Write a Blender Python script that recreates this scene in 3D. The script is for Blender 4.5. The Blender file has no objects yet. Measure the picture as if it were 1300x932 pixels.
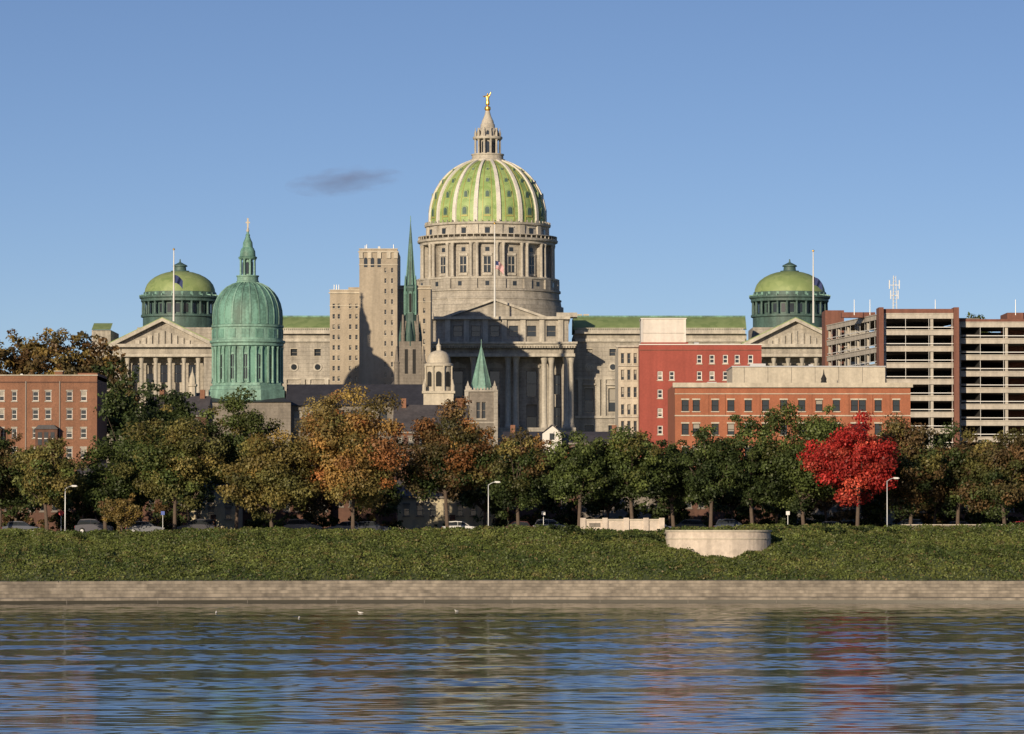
import bpy, math, random
import numpy as np
from math import sin, cos, pi, tan, atan, radians
from mathutils import Vector
random.seed(7); rng=np.random.default_rng(11)
F=5588.0; ZC=8.0; TH=atan(202/F)
def X(px,d): return (px-650)/F*d
def Z(py,d): return ZC+d*tan(TH+atan((466-py)/F))
def S(d): return d/F
SC=bpy.context.scene
def gz(d):
    if d<560: return 7.2
    if d<930: return 7.2+(d-560)/370*11.8
    return 19.0
# ------------------------------------------------------------ materials
def newmat(name):
    m=bpy.data.materials.new(name); m.use_nodes=True
    nt=m.node_tree; b=nt.nodes['Principled BSDF']; return m,nt,b
def N(nt,t,**k):
    n=nt.nodes.new(t)
    for a,v in k.items():
        if a in n.inputs.keys(): n.inputs[a].default_value=v
        else: setattr(n,a,v)
    return n
def stone(name,col,var=0.18,scale=0.35,rough=0.85,streak=0.25,fine=2.5,bump=0.3,metal=0,dark=None,course=0):
    m,nt,b=newmat(name); L=nt.links
    tc=N(nt,'ShaderNodeTexCoord')
    n1=N(nt,'ShaderNodeTexNoise',Scale=scale,Detail=6.0,Roughness=0.65); L.new(tc.outputs['Object'],n1.inputs['Vector'])
    mp=N(nt,'ShaderNodeMapping'); mp.inputs['Scale'].default_value=(0.9,0.9,0.07); L.new(tc.outputs['Object'],mp.inputs['Vector'])
    n2=N(nt,'ShaderNodeTexNoise',Scale=1.0,Detail=4.0,Roughness=0.6); L.new(mp.outputs[0],n2.inputs['Vector'])
    n3=N(nt,'ShaderNodeTexNoise',Scale=fine,Detail=3.0); L.new(tc.outputs['Object'],n3.inputs['Vector'])
    def mr(src,amt):
        r=N(nt,'ShaderNodeMapRange'); r.inputs['From Min'].default_value=0.3; r.inputs['From Max'].default_value=0.7
        r.inputs['To Min'].default_value=1-amt; r.inputs['To Max'].default_value=1+amt*0.6; L.new(src,r.inputs['Value']); return r.outputs[0]
    m1=N(nt,'ShaderNodeMath',operation='MULTIPLY'); L.new(mr(n1.outputs['Fac'],var),m1.inputs[0]); L.new(mr(n2.outputs['Fac'],streak),m1.inputs[1])
    m2=N(nt,'ShaderNodeMath',operation='MULTIPLY'); L.new(m1.outputs[0],m2.inputs[0]); L.new(mr(n3.outputs['Fac'],var*0.8),m2.inputs[1])
    out=m2.outputs[0]
    if course:
        sz=N(nt,'ShaderNodeSeparateXYZ'); L.new(tc.outputs['Object'],sz.inputs[0])
        dv=N(nt,'ShaderNodeMath',operation='DIVIDE'); dv.inputs[1].default_value=course; L.new(sz.outputs[2],dv.inputs[0])
        frc=N(nt,'ShaderNodeMath',operation='FRACT'); L.new(dv.outputs[0],frc.inputs[0])
        lt=N(nt,'ShaderNodeMath',operation='LESS_THAN'); lt.inputs[1].default_value=.14; L.new(frc.outputs[0],lt.inputs[0])
        ms=N(nt,'ShaderNodeMath',operation='MULTIPLY_ADD'); ms.inputs[1].default_value=-.22; ms.inputs[2].default_value=1.0; L.new(lt.outputs[0],ms.inputs[0])
        mm=N(nt,'ShaderNodeMath',operation='MULTIPLY'); L.new(out,mm.inputs[0]); L.new(ms.outputs[0],mm.inputs[1]); out=mm.outputs[0]
    mx=N(nt,'ShaderNodeMix',data_type='RGBA')
    dk=dark or tuple(c*0.45 for c in col)
    r=N(nt,'ShaderNodeMapRange'); r.inputs['From Min'].default_value=0.4; r.inputs['From Max'].default_value=1.15
    L.new(out,r.inputs['Value']); L.new(r.outputs[0],mx.inputs['Factor'])
    mx.inputs[6].default_value=(*dk,1); mx.inputs[7].default_value=(*[min(1,c*1.12) for c in col],1)
    L.new(mx.outputs[2],b.inputs['Base Color']); b.inputs['Roughness'].default_value=rough; b.inputs['Metallic'].default_value=metal
    if bump:
        bp=N(nt,'ShaderNodeBump',Strength=bump,Distance=0.08); L.new(n3.outputs['Fac'],bp.inputs['Height']); L.new(bp.outputs[0],b.inputs['Normal'])
    return m
def plain(name,col,rough=0.6,metal=0,spec=0.5):
    m,nt,b=newmat(name); b.inputs['Base Color'].default_value=(*col,1); b.inputs['Roughness'].default_value=rough
    b.inputs['Metallic'].default_value=metal; b.inputs['Specular IOR Level'].default_value=spec; return m
def tiles(name,c1,c2,rough=0.35,sc=1.4):
    m,nt,b=newmat(name); L=nt.links
    tc=N(nt,'ShaderNodeTexCoord')
    v=N(nt,'ShaderNodeTexVoronoi',Scale=sc); L.new(tc.outputs['Object'],v.inputs['Vector'])
    n=N(nt,'ShaderNodeTexNoise',Scale=0.3,Detail=5.0); L.new(tc.outputs['Object'],n.inputs['Vector'])
    sx=N(nt,'ShaderNodeSeparateColor'); L.new(v.outputs['Color'],sx.inputs[0])
    a=N(nt,'ShaderNodeMath',operation='MULTIPLY_ADD'); a.inputs[1].default_value=0.6; L.new(sx.outputs[0],a.inputs[0])
    a2=N(nt,'ShaderNodeMath',operation='MULTIPLY_ADD'); a2.inputs[1].default_value=1.4; a2.inputs[2].default_value=-0.5; L.new(n.outputs['Fac'],a2.inputs[0]); L.new(a2.outputs[0],a.inputs[2])
    mx=N(nt,'ShaderNodeMix',data_type='RGBA'); mx.inputs[6].default_value=(*c1,1); mx.inputs[7].default_value=(*c2,1)
    L.new(a.outputs[0],mx.inputs['Factor']); L.new(mx.outputs[2],b.inputs['Base Color']); b.inputs['Roughness'].default_value=rough
    return m
def leafmat(name,trans=0.25):
    m=bpy.data.materials.new(name); m.use_nodes=True; nt=m.node_tree; nt.nodes.clear(); L=nt.links
    o=N(nt,'ShaderNodeOutputMaterial'); at=N(nt,'ShaderNodeAttribute'); at.attribute_name='Col'
    d=N(nt,'ShaderNodeBsdfDiffuse'); t=N(nt,'ShaderNodeBsdfTranslucent'); g=N(nt,'ShaderNodeBsdfGlossy',Roughness=0.5)
    L.new(at.outputs['Color'],d.inputs['Color']); L.new(at.outputs['Color'],t.inputs['Color'])
    m1=N(nt,'ShaderNodeMixShader'); m1.inputs[0].default_value=trans; L.new(d.outputs[0],m1.inputs[1]); L.new(t.outputs[0],m1.inputs[2])
    m2=N(nt,'ShaderNodeMixShader'); m2.inputs[0].default_value=0.02; L.new(m1.outputs[0],m2.inputs[1]); L.new(g.outputs[0],m2.inputs[2])
    L.new(m2.outputs[0],o.inputs['Surface']); return m
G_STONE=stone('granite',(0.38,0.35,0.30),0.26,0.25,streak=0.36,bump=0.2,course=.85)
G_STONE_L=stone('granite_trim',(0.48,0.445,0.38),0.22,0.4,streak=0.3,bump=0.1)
G_STONE_D=stone('granite_dark',(0.22,0.195,0.165),0.25,0.4,course=.6)  # darker stone by its own colour: church walls, houses, frames, lintels
DOMEGREEN=tiles('green_glazed_tile',(0.18,0.29,0.085),(0.35,0.46,0.18),0.5,1.1)
ROOFGREEN=tiles('green_roof_tile',(0.17,0.24,0.085),(0.29,0.36,0.15),0.6,0.9)
RIB=stone('dome_rib_stone',(0.68,0.65,0.59),0.15,0.6,streak=0.1,bump=0)
GOLD=plain('gilding',(0.80,0.50,0.12),0.35,0.85)
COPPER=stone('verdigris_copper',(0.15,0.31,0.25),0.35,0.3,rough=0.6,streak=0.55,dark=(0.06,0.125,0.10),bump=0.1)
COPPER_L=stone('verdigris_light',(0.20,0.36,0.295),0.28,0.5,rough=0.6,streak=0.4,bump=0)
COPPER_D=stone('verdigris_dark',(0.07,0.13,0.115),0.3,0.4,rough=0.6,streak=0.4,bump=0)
GLASS=plain('window_glass',(0.025,0.03,0.035),0.12,0,0.6)
BLIND=plain('window_blind',(0.30,0.28,0.24),0.8)
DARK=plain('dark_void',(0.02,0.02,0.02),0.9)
WHITE=plain('white_paint',(0.66,0.64,0.60),0.5)
PANEL=stone('white_cladding',(0.66,0.62,0.56),0.08,0.5,streak=0.15)
GREYF=plain('grey_window_frame',(0.22,0.20,0.18),0.6)
CREAM=stone('cream_stone',(0.52,0.47,0.38),0.15,0.5,streak=0.2)
BEIGE=stone('beige_brick',(0.39,0.335,0.26),0.14,0.25,streak=0.22,bump=0.2)
BRICK_O=stone('orange_brick',(0.35,0.125,0.065),0.16,0.4,streak=0.16,fine=4)
BRICK_L=stone('old_red_brick',(0.24,0.115,0.068),0.22,0.5,streak=0.18,fine=4)
RED=stone('red_painted_brick',(0.33,0.075,0.055),0.13,0.3,streak=0.14,fine=3,bump=0.15)
BRICK_D=stone('dark_brick',(0.12,0.06,0.042),0.25,0.5)
SLATE=stone('slate_roof',(0.045,0.045,0.055),0.25,0.5,rough=0.6)
SLATE_L=stone('grey_slate_roof',(0.10,0.09,0.09),0.25,0.5,rough=0.7)
CONC=stone('precast_concrete',(0.49,0.45,0.39),0.15,0.3,streak=0.25)
CONC_D=stone('deck_concrete',(0.20,0.18,0.16),0.2,0.3)
BROWN=stone('brown_brick_pier',(0.20,0.085,0.06),0.15,0.4)
YELLOW=stone('pale_stucco',(0.50,0.44,0.31),0.15,0.4,streak=0.2)
ROOFTAR=stone('roof_membrane',(0.16,0.15,0.14),0.2,0.3)
STEP=stone('river_step_concrete',(0.27,0.235,0.19),0.36,0.22,streak=0.45,fine=1.2)
WALLSTONE=stone('pale_wall_stone',(0.60,0.52,0.44),0.18,0.8,streak=0.25)
ASPH=stone('asphalt',(0.055,0.055,0.057),0.2,0.3)
PAVE=stone('pavement',(0.32,0.30,0.27),0.15,0.5)
METAL=plain('galvanised_metal',(0.42,0.43,0.44),0.45,0.6)
MWHITE=plain('white_metal',(0.68,0.68,0.66),0.4)
BARK=stone('bark',(0.11,0.08,0.06),0.3,2.0)
TIRE=plain('tyre_rubber',(0.02,0.02,0.02),0.8)
LEAF=leafmat('foliage')
# ------------------------------------------------------------ builder
class M:
    def __init__(s,mat): s.v=[];s.f=[];s.mat=mat
    def add(s,vs,fs):
        o=len(s.v); s.v.extend(vs); s.f.extend([tuple(i+o for i in f) for f in fs])
    def quad(s,a,b,c,d): s.add([a,b,c,d],[(0,1,2,3)])
    def box(s,x0,x1,y0,y1,z0,z1):
        s.add([(x0,y0,z0),(x1,y0,z0),(x1,y1,z0),(x0,y1,z0),(x0,y0,z1),(x1,y0,z1),(x1,y1,z1),(x0,y1,z1)],
              [(0,3,2,1),(4,5,6,7),(0,1,5,4),(1,2,6,5),(2,3,7,6),(3,0,4,7)])
    def prism(s,poly,y0,y1):
        n=len(poly); vs=[(x,y0,z) for x,z in poly]+[(x,y1,z) for x,z in poly]
        s.add(vs,[tuple(range(n)),tuple(range(2*n-1,n-1,-1))]+[(i,i+n,(i+1)%n+n,(i+1)%n) for i in range(n)])
    def lathe(s,cx,cy,prof,n=32,ph=0.0):
        vs=[];fs=[]
        for r,z in prof:
            for i in range(n):
                a=ph+2*pi*i/n; vs.append((cx+r*cos(a),cy+r*sin(a),z))
        for j in range(len(prof)-1):
            for i in range(n):
                k=(i+1)%n; fs.append((j*n+i,j*n+k,(j+1)*n+k,(j+1)*n+i))
        fs.append(tuple(range((len(prof)-1)*n,len(prof)*n))); s.add(vs,fs)
    def tube(s,p0,p1,r0,r1,n=6):
        p0=np.array(p0,float);p1=np.array(p1,float); d=p1-p0; L=np.linalg.norm(d)+1e-9; d/=L
        a=np.cross(d,(0.3,1,0.1)); a/=np.linalg.norm(a)+1e-9; b=np.cross(d,a)
        vs=[]
        for p,r in((p0,r0),(p1,r1)):
            for i in range(n):
                t=2*pi*i/n; vs.append(tuple(p+r*(cos(t)*a+sin(t)*b)))
        s.add(vs,[(i,(i+1)%n,(i+1)%n+n,i+n) for i in range(n)]+[tuple(range(n))[::-1],tuple(range(n,2*n))])
    def rbox(s,cx,cy,a,r0,r1,hw,z0,z1):
        d=(cos(a),sin(a)); t=(-sin(a),cos(a)); P=[]
        for z in(z0,z1):
            for r,h in((r0,-hw),(r1,-hw),(r1,hw),(r0,hw)):
                P.append((cx+d[0]*r+t[0]*h,cy+d[1]*r+t[1]*h,z))
        s.add(P,[(0,3,2,1),(4,5,6,7),(0,1,5,4),(1,2,6,5),(2,3,7,6),(3,0,4,7)])
    def rarch(s,cx,cy,a,r0,r1,hw,z0,z1):
        d=(cos(a),sin(a)); t=(-sin(a),cos(a)); poly=[(-hw,z0),(hw,z0)]+[(hw*cos(q*pi/8),z1-hw+hw*sin(q*pi/8)) for q in range(9)]
        n=len(poly); vs=[]
        for r in(r0,r1):
            for h,z in poly: vs.append((cx+d[0]*r+t[0]*h,cy+d[1]*r+t[1]*h,z))
        s.add(vs,[tuple(range(n)),tuple(range(2*n-1,n-1,-1))]+[(i,i+n,(i+1)%n+n,(i+1)%n) for i in range(n)])
    def column(s,x,y,r,z0,z1,n=14):
        h=z1-z0; s.lathe(x,y,[(r*1.35,z0),(r*1.35,z0+h*.03),(r*1.1,z0+h*.045),(r,z0+h*.06),(r*.99,z0+h*.4),(r*.86,z1-h*.1),(r*.95,z1-h*.09),(r*1.25,z1-h*.03),(r*1.4,z1-h*.015),(r*1.4,z1)],n)
class Asset:
    def __init__(s,name): s.name=name; s.p={}
    def part(s,n,mat):
        if n not in s.p: s.p[n]=M(mat)
        return s.p[n]
    def finish(s,o):
        e=bpy.data.objects.new(s.name,None); e.location=o; SC.collection.objects.link(e)
        for n,m in s.p.items():
            if not m.v: continue
            me=bpy.data.meshes.new(n); v=np.array(m.v,float)-np.array(o,float)
            me.from_pydata(v.tolist(),[],m.f); me.materials.append(m.mat)
            me.polygons.foreach_set('use_smooth',[True]*len(me.polygons)); me.set_sharp_from_angle(angle=radians(32)); me.update()
            ob=bpy.data.objects.new(n,me); ob.parent=e; SC.collection.objects.link(ob)
        return e
def facade(A,x0,x1,y,z0,z1,rects,wall,frame=WHITE,dep=0.3,wp='walls',sill=True,blindp=0.25,mull=True,fw=0.09,lintel=None):
    W=A.part(wp,wall);G=A.part('window_panes',GLASS);Bl=A.part('window_blinds',BLIND);Fm=A.part('window_frames_'+frame.name,frame)
    xs=sorted(set([x0,x1]+[r[0] for r in rects]+[r[1] for r in rects])); zs=sorted(set([z0,z1]+[r[2] for r in rects]+[r[3] for r in rects]))
    for i in range(len(xs)-1):
        for j in range(len(zs)-1):
            if xs[i+1]-xs[i]<1e-5 or zs[j+1]-zs[j]<1e-5: continue
            cx=(xs[i]+xs[i+1])/2; cz=(zs[j]+zs[j+1])/2
            if any(r[0]<cx<r[1] and r[2]<cz<r[3] for r in rects): continue
            W.quad((xs[i],y,zs[j]),(xs[i+1],y,zs[j]),(xs[i+1],y,zs[j+1]),(xs[i],y,zs[j+1]))
    yd=y+dep
    for a,b,c,d in rects:
        W.quad((a,y,c),(a,yd,c),(a,yd,d),(a,y,d)); W.quad((b,yd,c),(b,y,c),(b,y,d),(b,yd,d))
        W.quad((a,y,d),(a,yd,d),(b,yd,d),(b,y,d)); W.quad((a,yd,c),(a,y,c),(b,y,c),(b,yd,c))
        G.quad((a,yd,c),(b,yd,c),(b,yd,d),(a,yd,d))
        if random.random()<blindp:
            zz=d-(d-c)*random.uniform(.3,.75); Bl.quad((a+.02,yd-.02,zz),(b-.02,yd-.02,zz),(b-.02,yd-.02,d),(a+.02,yd-.02,d))
        for (p,q,r,t) in ((a,a+fw,c,d),(b-fw,b,c,d),(a+fw,b-fw,c,c+fw),(a+fw,b-fw,d-fw,d)): Fm.box(p,q,yd-.1,yd-.03,r,t)
        if mull: Fm.box(a+fw,b-fw,yd-.09,yd-.03,(c+d)/2-fw/2,(c+d)/2+fw/2)
        if sill: A.part('sills',lintel or CREAM).box(a-.1,b+.1,y-.12,y+.05,c-.15,c-.01)
        if lintel: A.part('sills',lintel).box(a-.08,b+.08,y-.05,y+.03,d+.01,d+.22)
def shell(A,x0,x1,y0,y1,z0,z1,wall,roof=ROOFTAR,par=0.5,wp='walls'):
    W=A.part(wp,wall)
    W.quad((x0,y1,z0),(x0,y0,z0),(x0,y0,z1),(x0,y1,z1)); W.quad((x1,y0,z0),(x1,y1,z0),(x1,y1,z1),(x1,y0,z1)); W.quad((x1,y1,z0),(x0,y1,z0),(x0,y1,z1),(x1,y1,z1))
    A.part('roof',roof).quad((x0+.02,y0+.02,z1-par),(x1-.02,y0+.02,z1-par),(x1-.02,y1-.02,z1-par),(x0+.02,y1-.02,z1-par))
def wins(d,pxs,pys,w,h):
    s=S(d); return [(X(p,d)-w*s/2,X(p,d)+w*s/2,Z(q,d)-h*s/2,Z(q,d)+h*s/2) for p in pxs for q in pys]
def discxz(m,cx,cz,r,y0,y1,n=20): m.prism([(cx+r*cos(2*pi*i/n),cz+r*sin(2*pi*i/n)) for i in range(n)],y0,y1)
# ------------------------------------------------------------ capitol
WD=943
def capitol():
    A=Asset('state_capitol'); st=A.part('granite_masonry',G_STONE); tr=A.part('stone_trim',G_STONE_L)
    d=975; s=S(d); cx=X(619,d); cy=d; z=lambda p:Z(p,975)
    prof=[(74,288),(74.3,280),(74,272),(73,264),(71.2,256),(68.5,248),(65,241),(60.5,233.5),(55,226.5),(49,220.5),(42,215),(34,210.5),(27,207.5),(20,205)]
    A.part('dome_tiles',DOMEGREEN).lathe(cx,cy,[(r*s,z(p)) for r,p in prof],96)
    ribs=A.part('dome_ribs',RIB); gl=A.part('dome_gilding',plain('tarnished_gilding',(0.40,0.36,0.12),0.5,0.1)); dk=A.part('dome_dormers',COPPER_D); dtr=A.part('dormer_frames',plain('dormer_green',(.22,.30,.13),.6))
    for i in range(16):
        for (o_,hw,up,mm) in ((0.5,0.42,0.34,ribs),(0.425,0.12,0.14,ribs),(0.575,0.12,0.14,ribs),(0.2,0.07,0.09,gl),(-0.2,0.07,0.09,gl)):
            a=2*pi*(i+o_)/16-pi/2; dd=np.array((cos(a),sin(a),0)); t=np.array((-sin(a),cos(a),0)); vs=[];nfs=[]
            for k,(r,p) in enumerate(prof):
                h=hw*(0.35+0.65*r/74)
                q=prof[min(k+1,len(prof)-1)]; q0=prof[max(k-1,0)]
                tg=np.array((q[0]-q0[0],-(q[1]-q0[1]))); tg=tg/np.linalg.norm(tg); nn=dd*tg[1]+np.array((0,0,1))*(-tg[0])
                base=np.array((cx,cy,z(p)))+dd*r*s
                for q2 in (base-t*h-nn*.2,base-t*h+nn*up,base+t*h+nn*up,base+t*h-nn*.2): vs.append(tuple(q2))
            for k in range(len(prof)-1):
                for j in range(3): nfs.append((k*4+j,k*4+j+1,k*4+4+j+1,k*4+4+j))
            mm.add(vs,nfs)
        a=2*pi*i/16-pi/2
        for (r,p,hw,h) in ((73.6,272,.55,.95),(69.5,251,.42,.8),(60,233.5,.36,.6),(46,218.5,.25,.4)):
            dtr.rarch(cx,cy,a,(r-6)*s,(r+1.3)*s,hw*1.3,z(p)-h,z(p)+h*1.15); dk.rarch(cx,cy,a,(r-5)*s,(r+1.6)*s,hw*.85,z(p)-h*.8,z(p)+h*.8)
            gl.rbox(cx,cy,a,(r-2)*s,(r+1.7)*s,hw*1.35,z(p)-h*1.35,z(p)-h*1.02)
    ln=A.part('lantern',G_STONE_L)
    ln.lathe(cx,cy,[(q*s,z(p)) for q,p in ((22,208),(22.5,205),(22.5,203),(20,202.5),(20,198),(21,197.5),(21,196),(11,195.5),(11,176))],32)
    for i in range(12):
        a=2*pi*(i+.5)/12; x=cx+cos(a)*16*s; y=cy+sin(a)*16*s
        ln.column(x,y,1.45*s,z(196),z(177),8)
        A.part('lantern_windows',GLASS).rarch(cx,cy,2*pi*i/12,8*s,11.4*s,2*s,z(194),z(180))
        ln.lathe(x,y,[(1.6*s,z(174)),(1.6*s,z(170)),(.6*s,z(166)),(.05,z(163))],6)
    ln.lathe(cx,cy,[(q*s,z(p)) for q,p in((11,177.2),(18.5,177),(19,175.5),(18.7,174),(14,173.5),(13.5,166),(12.5,165),(12.3,164),(9.5,163),(9,158),(8,157),(7.2,153))],32)
    for i in range(8):
        a=2*pi*(i+.5)/8; ln.rbox(cx,cy,a,9*s,13.6*s,.8*s,z(172.5),z(163)); A.part('lantern_windows',GLASS).rarch(cx,cy,2*pi*i/8,9*s,13.9*s,1.7*s,z(172),z(166.5))
    ln.lathe(cx,cy,[(q*s,z(p)) for q,p in((7.4,154),(6,151),(4.2,147),(3.2,143),(2.8,141),(1.8,140.5))],24)
    g=A.part('gilded_globe',GOLD); g.lathe(cx,cy,[(2.2*s,z(141)),(3.6*s,z(139.8)),(4.1*s,z(138)),(3.6*s,z(136)),(2.2*s,z(134.8)),(1.2*s,z(134.6))],20)
    # drum
    st.lathe(cx,cy,[(q*s,z(p)) for q,p in((99,412),(99,399),(96.5,398.5),(96.5,391),(94,390.5),(93,384),(94,383.5),(94,382),(91.5,381.5),(91,374),(93,373),(93,370.5),(89.5,370),(89.5,357.5),(78,357),(78,309))],96)
    tr.lathe(cx,cy,[(q*s,z(p)) for q,p in((78,314),(86,313),(86,310.5),(89,309),(89.5,306.5),(88,306),(79,305.5),(78,304),(76.5,290),(80,289),(80.5,286.5),(75,286))],96)
    tr.lathe(cx,cy,[(q*s,z(p)) for q,p in((89,358.6),(91,358),(91.4,356),(88,355.6),(78,355.5))],96)
    wn=A.part('drum_windows',GLASS); fr=A.part('drum_window_surrounds',G_STONE_L); sh=A.part('drum_piers',G_STONE)
    for i in range(16):
        a=2*pi*i/16-pi/2
        wn.rbox(cx,cy,a,76*s,78.6*s,4.0*s,z(350),z(330)); fr.rbox(cx,cy,a,76*s,79.4*s,6*s,z(329),z(326)); fr.rbox(cx,cy,a,76*s,79.6*s,6*s,z(353.5),z(351))
        for t in(-1,1):
            b=a+t*5.3/78; fr.rbox(cx,cy,b,76*s,79.1*s,1.0*s,z(350.5),z(329.5))
        fr.rbox(cx,cy,a,77*s,78.95*s,.35*s,z(349.5),z(330.5)); fr.rbox(cx,cy,a,77*s,78.9*s,4*s,z(341),z(340))
        wn.rbox(cx,cy,a,76*s,78.5*s,2.6*s,z(323.5),z(318.5))
        wn.rbox(cx,cy,a,75*s,77.9*s,3*s,z(301),z(294)); fr.rbox(cx,cy,a,75*s,78.3*s,4*s,z(293.4),z(292))
        fr.rbox(cx,cy,a,75*s,78.3*s,4*s,z(303.4),z(302))
        for t in(-.38,.38):
            b=a+2*pi/16*t; tr.column(cx+84.5*s*cos(b),cy+84.5*s*sin(b),1.9*s,z(355.5),z(313),12)
        b=a+pi/16; sh.rbox(cx,cy,b,77*s,83*s,3.6*s,z(355.6),z(312.5)); fr.rbox(cx,cy,b,85*s,89.8*s,6.2*s,z(357),z(355.4))
        fr.rbox(cx,cy,b,75*s,79*s,4*s,z(305),z(290)); sh.rbox(cx,cy,b,87*s,92*s,5.5*s,z(372),z(358.4))
        wn.rbox(cx,cy,a,88*s,89.9*s,2.4*s,z(367),z(361.5))
    for i in range(64):
        a=2*pi*i/64; tr.rbox(cx,cy,a,87*s,88.2*s,.55*s,z(306),z(302.6)); sh.rbox(cx,cy,a,78.4*s,80*s,.5*s,z(286.5),z(283.6))
    tr.lathe(cx,cy,[(86.8*s,z(302.6)),(88.4*s,z(302.6)),(88.4*s,z(301.6)),(86.8*s,z(301.6))],96)
    # centre block
    d=932; s=S(d); z=lambda p:Z(p,932); x=lambda p:X(p,932); zb=gz(d)-1; c=628
    R=[]
    for p in (581,628,675): R+= [(x(p)-1.1,x(p)+1.1,z(503),z(470)),(x(p)-1.1,x(p)+1.1,z(543),z(513))]
    for p in (548,708): R+=[(x(p)-.7,x(p)+.7,z(500),z(475)),(x(p)-.7,x(p)+.7,z(540),z(516))]
    facade(A,x(534),x(728),d+4,zb,z(453),R,G_STONE,frame=G_STONE_D,dep=.8,blindp=.1,wp='granite_front')
    st.box(x(534),x(728),d+5.2,d+40,zb,z(453.2))
    tr.box(x(529),x(730),d-1.2,d+42,z(453),z(449)); st.box(x(531),x(728.5),d-.6,d+41,z(449),z(440)); tr.box(x(528),x(731.5),d-2.2,d+42,z(440),z(437)); tr.box(x(527),x(733),d-2.8,d+43,z(437),z(434.5))
    for i in range(60):
        xx=x(530)+(x(729)-x(530))*i/59; tr.box(xx-.2,xx+.2,d-2,d-.6,z(442),z(440))
    for p in(601,611,645,655,556,565,691,700,719,537,725):
        tr.column(x(p),d+.4,3.6*s,z(543),z(453),14)
    for p in(581,628,675):
        tr.box(x(p)-1.7,x(p)+1.7,d+3.5,d+3.997,z(466.5),z(463.5)); tr.prism([(x(p)-1.8,z(463.4)),(x(p)+1.8,z(463.4)),(x(p),z(458.5))],d+3.5,d+3.997)
    st.box(x(528),x(731),d-1.6,d+4.01,zb,z(543.1))
    R=[(x(p)-1.0,x(p)+1.0,z(427),z(413)) for p in(581,604,628,652,675,700)]
    facade(A,x(540),x(722),d+2,z(434.5),z(405),R,G_STONE,frame=G_STONE_D,dep=.5,blindp=0,wp='granite_attic',sill=False)
    st.box(x(540),x(722),d+2.7,d+38,z(434.5),z(405)); tr.box(x(538),x(724),d+.9,d+39,z(405),z(401.5))
    for p in(545,568,592,616,640,664,688,712): tr.box(x(p)-.55,x(p)+.55,d+1.5,d+2.01,z(434.4),z(405.1))
    st.prism([(x(562),z(401.4)),(x(694),z(401.4)),(x(628),z(379))],d+6,d+35)
    for sg in(-1,1):
        tr.prism([(x(628+sg*69),z(401.3)),(x(628),z(377)),(x(628),z(380)),(x(628+sg*60),z(401.3))],d+5,d+36)
        tr.box(x(628+sg*92)-2.2,x(628+sg*92)+2.2,d+3,d+10,z(401.5),z(396))
    # wings
    for (a,b,cols) in((268,534,[283+30*i for i in range(9)]),(728,948,[748+30*i for i in range(7)])):
        d=WD; z=lambda p:Z(p,WD); x=lambda p:X(p,WD); R=[]
        for p in cols:
            R+=[(x(p)-.95,x(p)+.95,z(523),z(493)),(x(p)-.95,x(p)+.95,z(560),z(540)),(x(p)-.7,x(p)+.7,z(452),z(443))]
        R=[r for r in R if r[0]>x(a) and r[1]<x(b)]
        facade(A,x(a),x(b),d,zb,z(424),R,G_STONE,frame=G_STONE_D,dep=.6,blindp=.2,wp='granite_wings',lintel=G_STONE_L)
        st.box(x(a),x(b),d+1,d+26,zb,z(424.1)); tr.box(x(a)+.3,x(b)-.3,d-1.2,d+27,z(424),z(419.5)); tr.box(x(a)+.3,x(b)-.3,d-.5,d-.002,z(434),z(430)); tr.box(x(a)+.3,x(b)-.3,d-.35,d-.002,z(482),z(479.5)); tr.box(x(a)+.3,x(b)-.3,d-.4,d-.002,z(531),z(528))
        for p in cols:
            if x(p)<x(a) or x(p)>x(b): continue
            discxz(tr,x(p),z(466),.95,d-.2,d-.003); discxz(wn,x(p),z(466),.62,d-.28,d-.201)
            for q in(-1,1):
                xx=x(p+q*11.5)
                if x(a)<xx-.5 and xx+.5<x(b): tr.box(xx-.42,xx+.42,d-.45,d-.004,z(528),z(482))
            tr.box(x(p)-1.4,x(p)+1.4,d-.5,d-.003,z(489),z(487))
        k=a+6
        while k<b-4: tr.box(x(k)-.12,x(k)+.12,d-1.1,d-.9,z(419.5),z(417.2)); k+=2.4
        tr.box(x(a)+.3,x(b)-.3,d-1.15,d-.85,z(417.2),z(416.5))
        rf=A.part('roof_tiles',ROOFGREEN); zr=Z(402.5,d+4.5); z0=z(418.8)
        rf.add([(x(a),d-.3,z0),(x(b),d-.3,z0),(x(b),d+4.5,zr),(x(a),d+4.5,zr),(x(a),d+21,zr),(x(b),d+21,zr),(x(a),d+26,z0),(x(b),d+26,z0)],[(0,1,2,3),(3,2,5,4),(4,5,7,6)])
        A.part('roof_cresting',COPPER).box(x(a),x(b),d+4.4,d+4.8,zr-.05,zr+.3)
        if a>700:
            for p in (736,745): tr.box(x(p)-.6,x(p)+.6,d+6,d+8,z(410),z(400)+.5)
    # end pavilions
    for (c,dc,ea,eb) in((206,228,116,140),(1010,1003,1074,1102)):
        d=930; z=lambda p:Z(p,930); x=lambda p:X(p,930)
        L,Rr=c-64,c+64; R2=[]
        for i in range(5):
            p=c-36+18*i; R2+=[(x(p)-.8,x(p)+.8,z(485),z(462)),(x(p)-.8,x(p)+.8,z(525),z(497))]
        facade(A,x(L+2),x(Rr-2),d+4,zb,z(453),R2,G_STONE,frame=G_STONE_D,dep=.6,blindp=.1,wp='granite_pavilions')
        st.box(x(L+2),x(Rr-2),d+5,d+38,zb,z(453.1)); tr.box(x(L),x(Rr),d-.6,d+39,z(453),z(449.5)); st.box(x(L+1),x(Rr-1),d-.2,d+38.5,z(449.5),z(441)); tr.box(x(L-3),x(Rr+3),d-1.6,d+40,z(441),z(437))
        for i in range(6): tr.column(x(c-45+18*i),d+.9,2.7*S(d),z(530),z(453),12)
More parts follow.
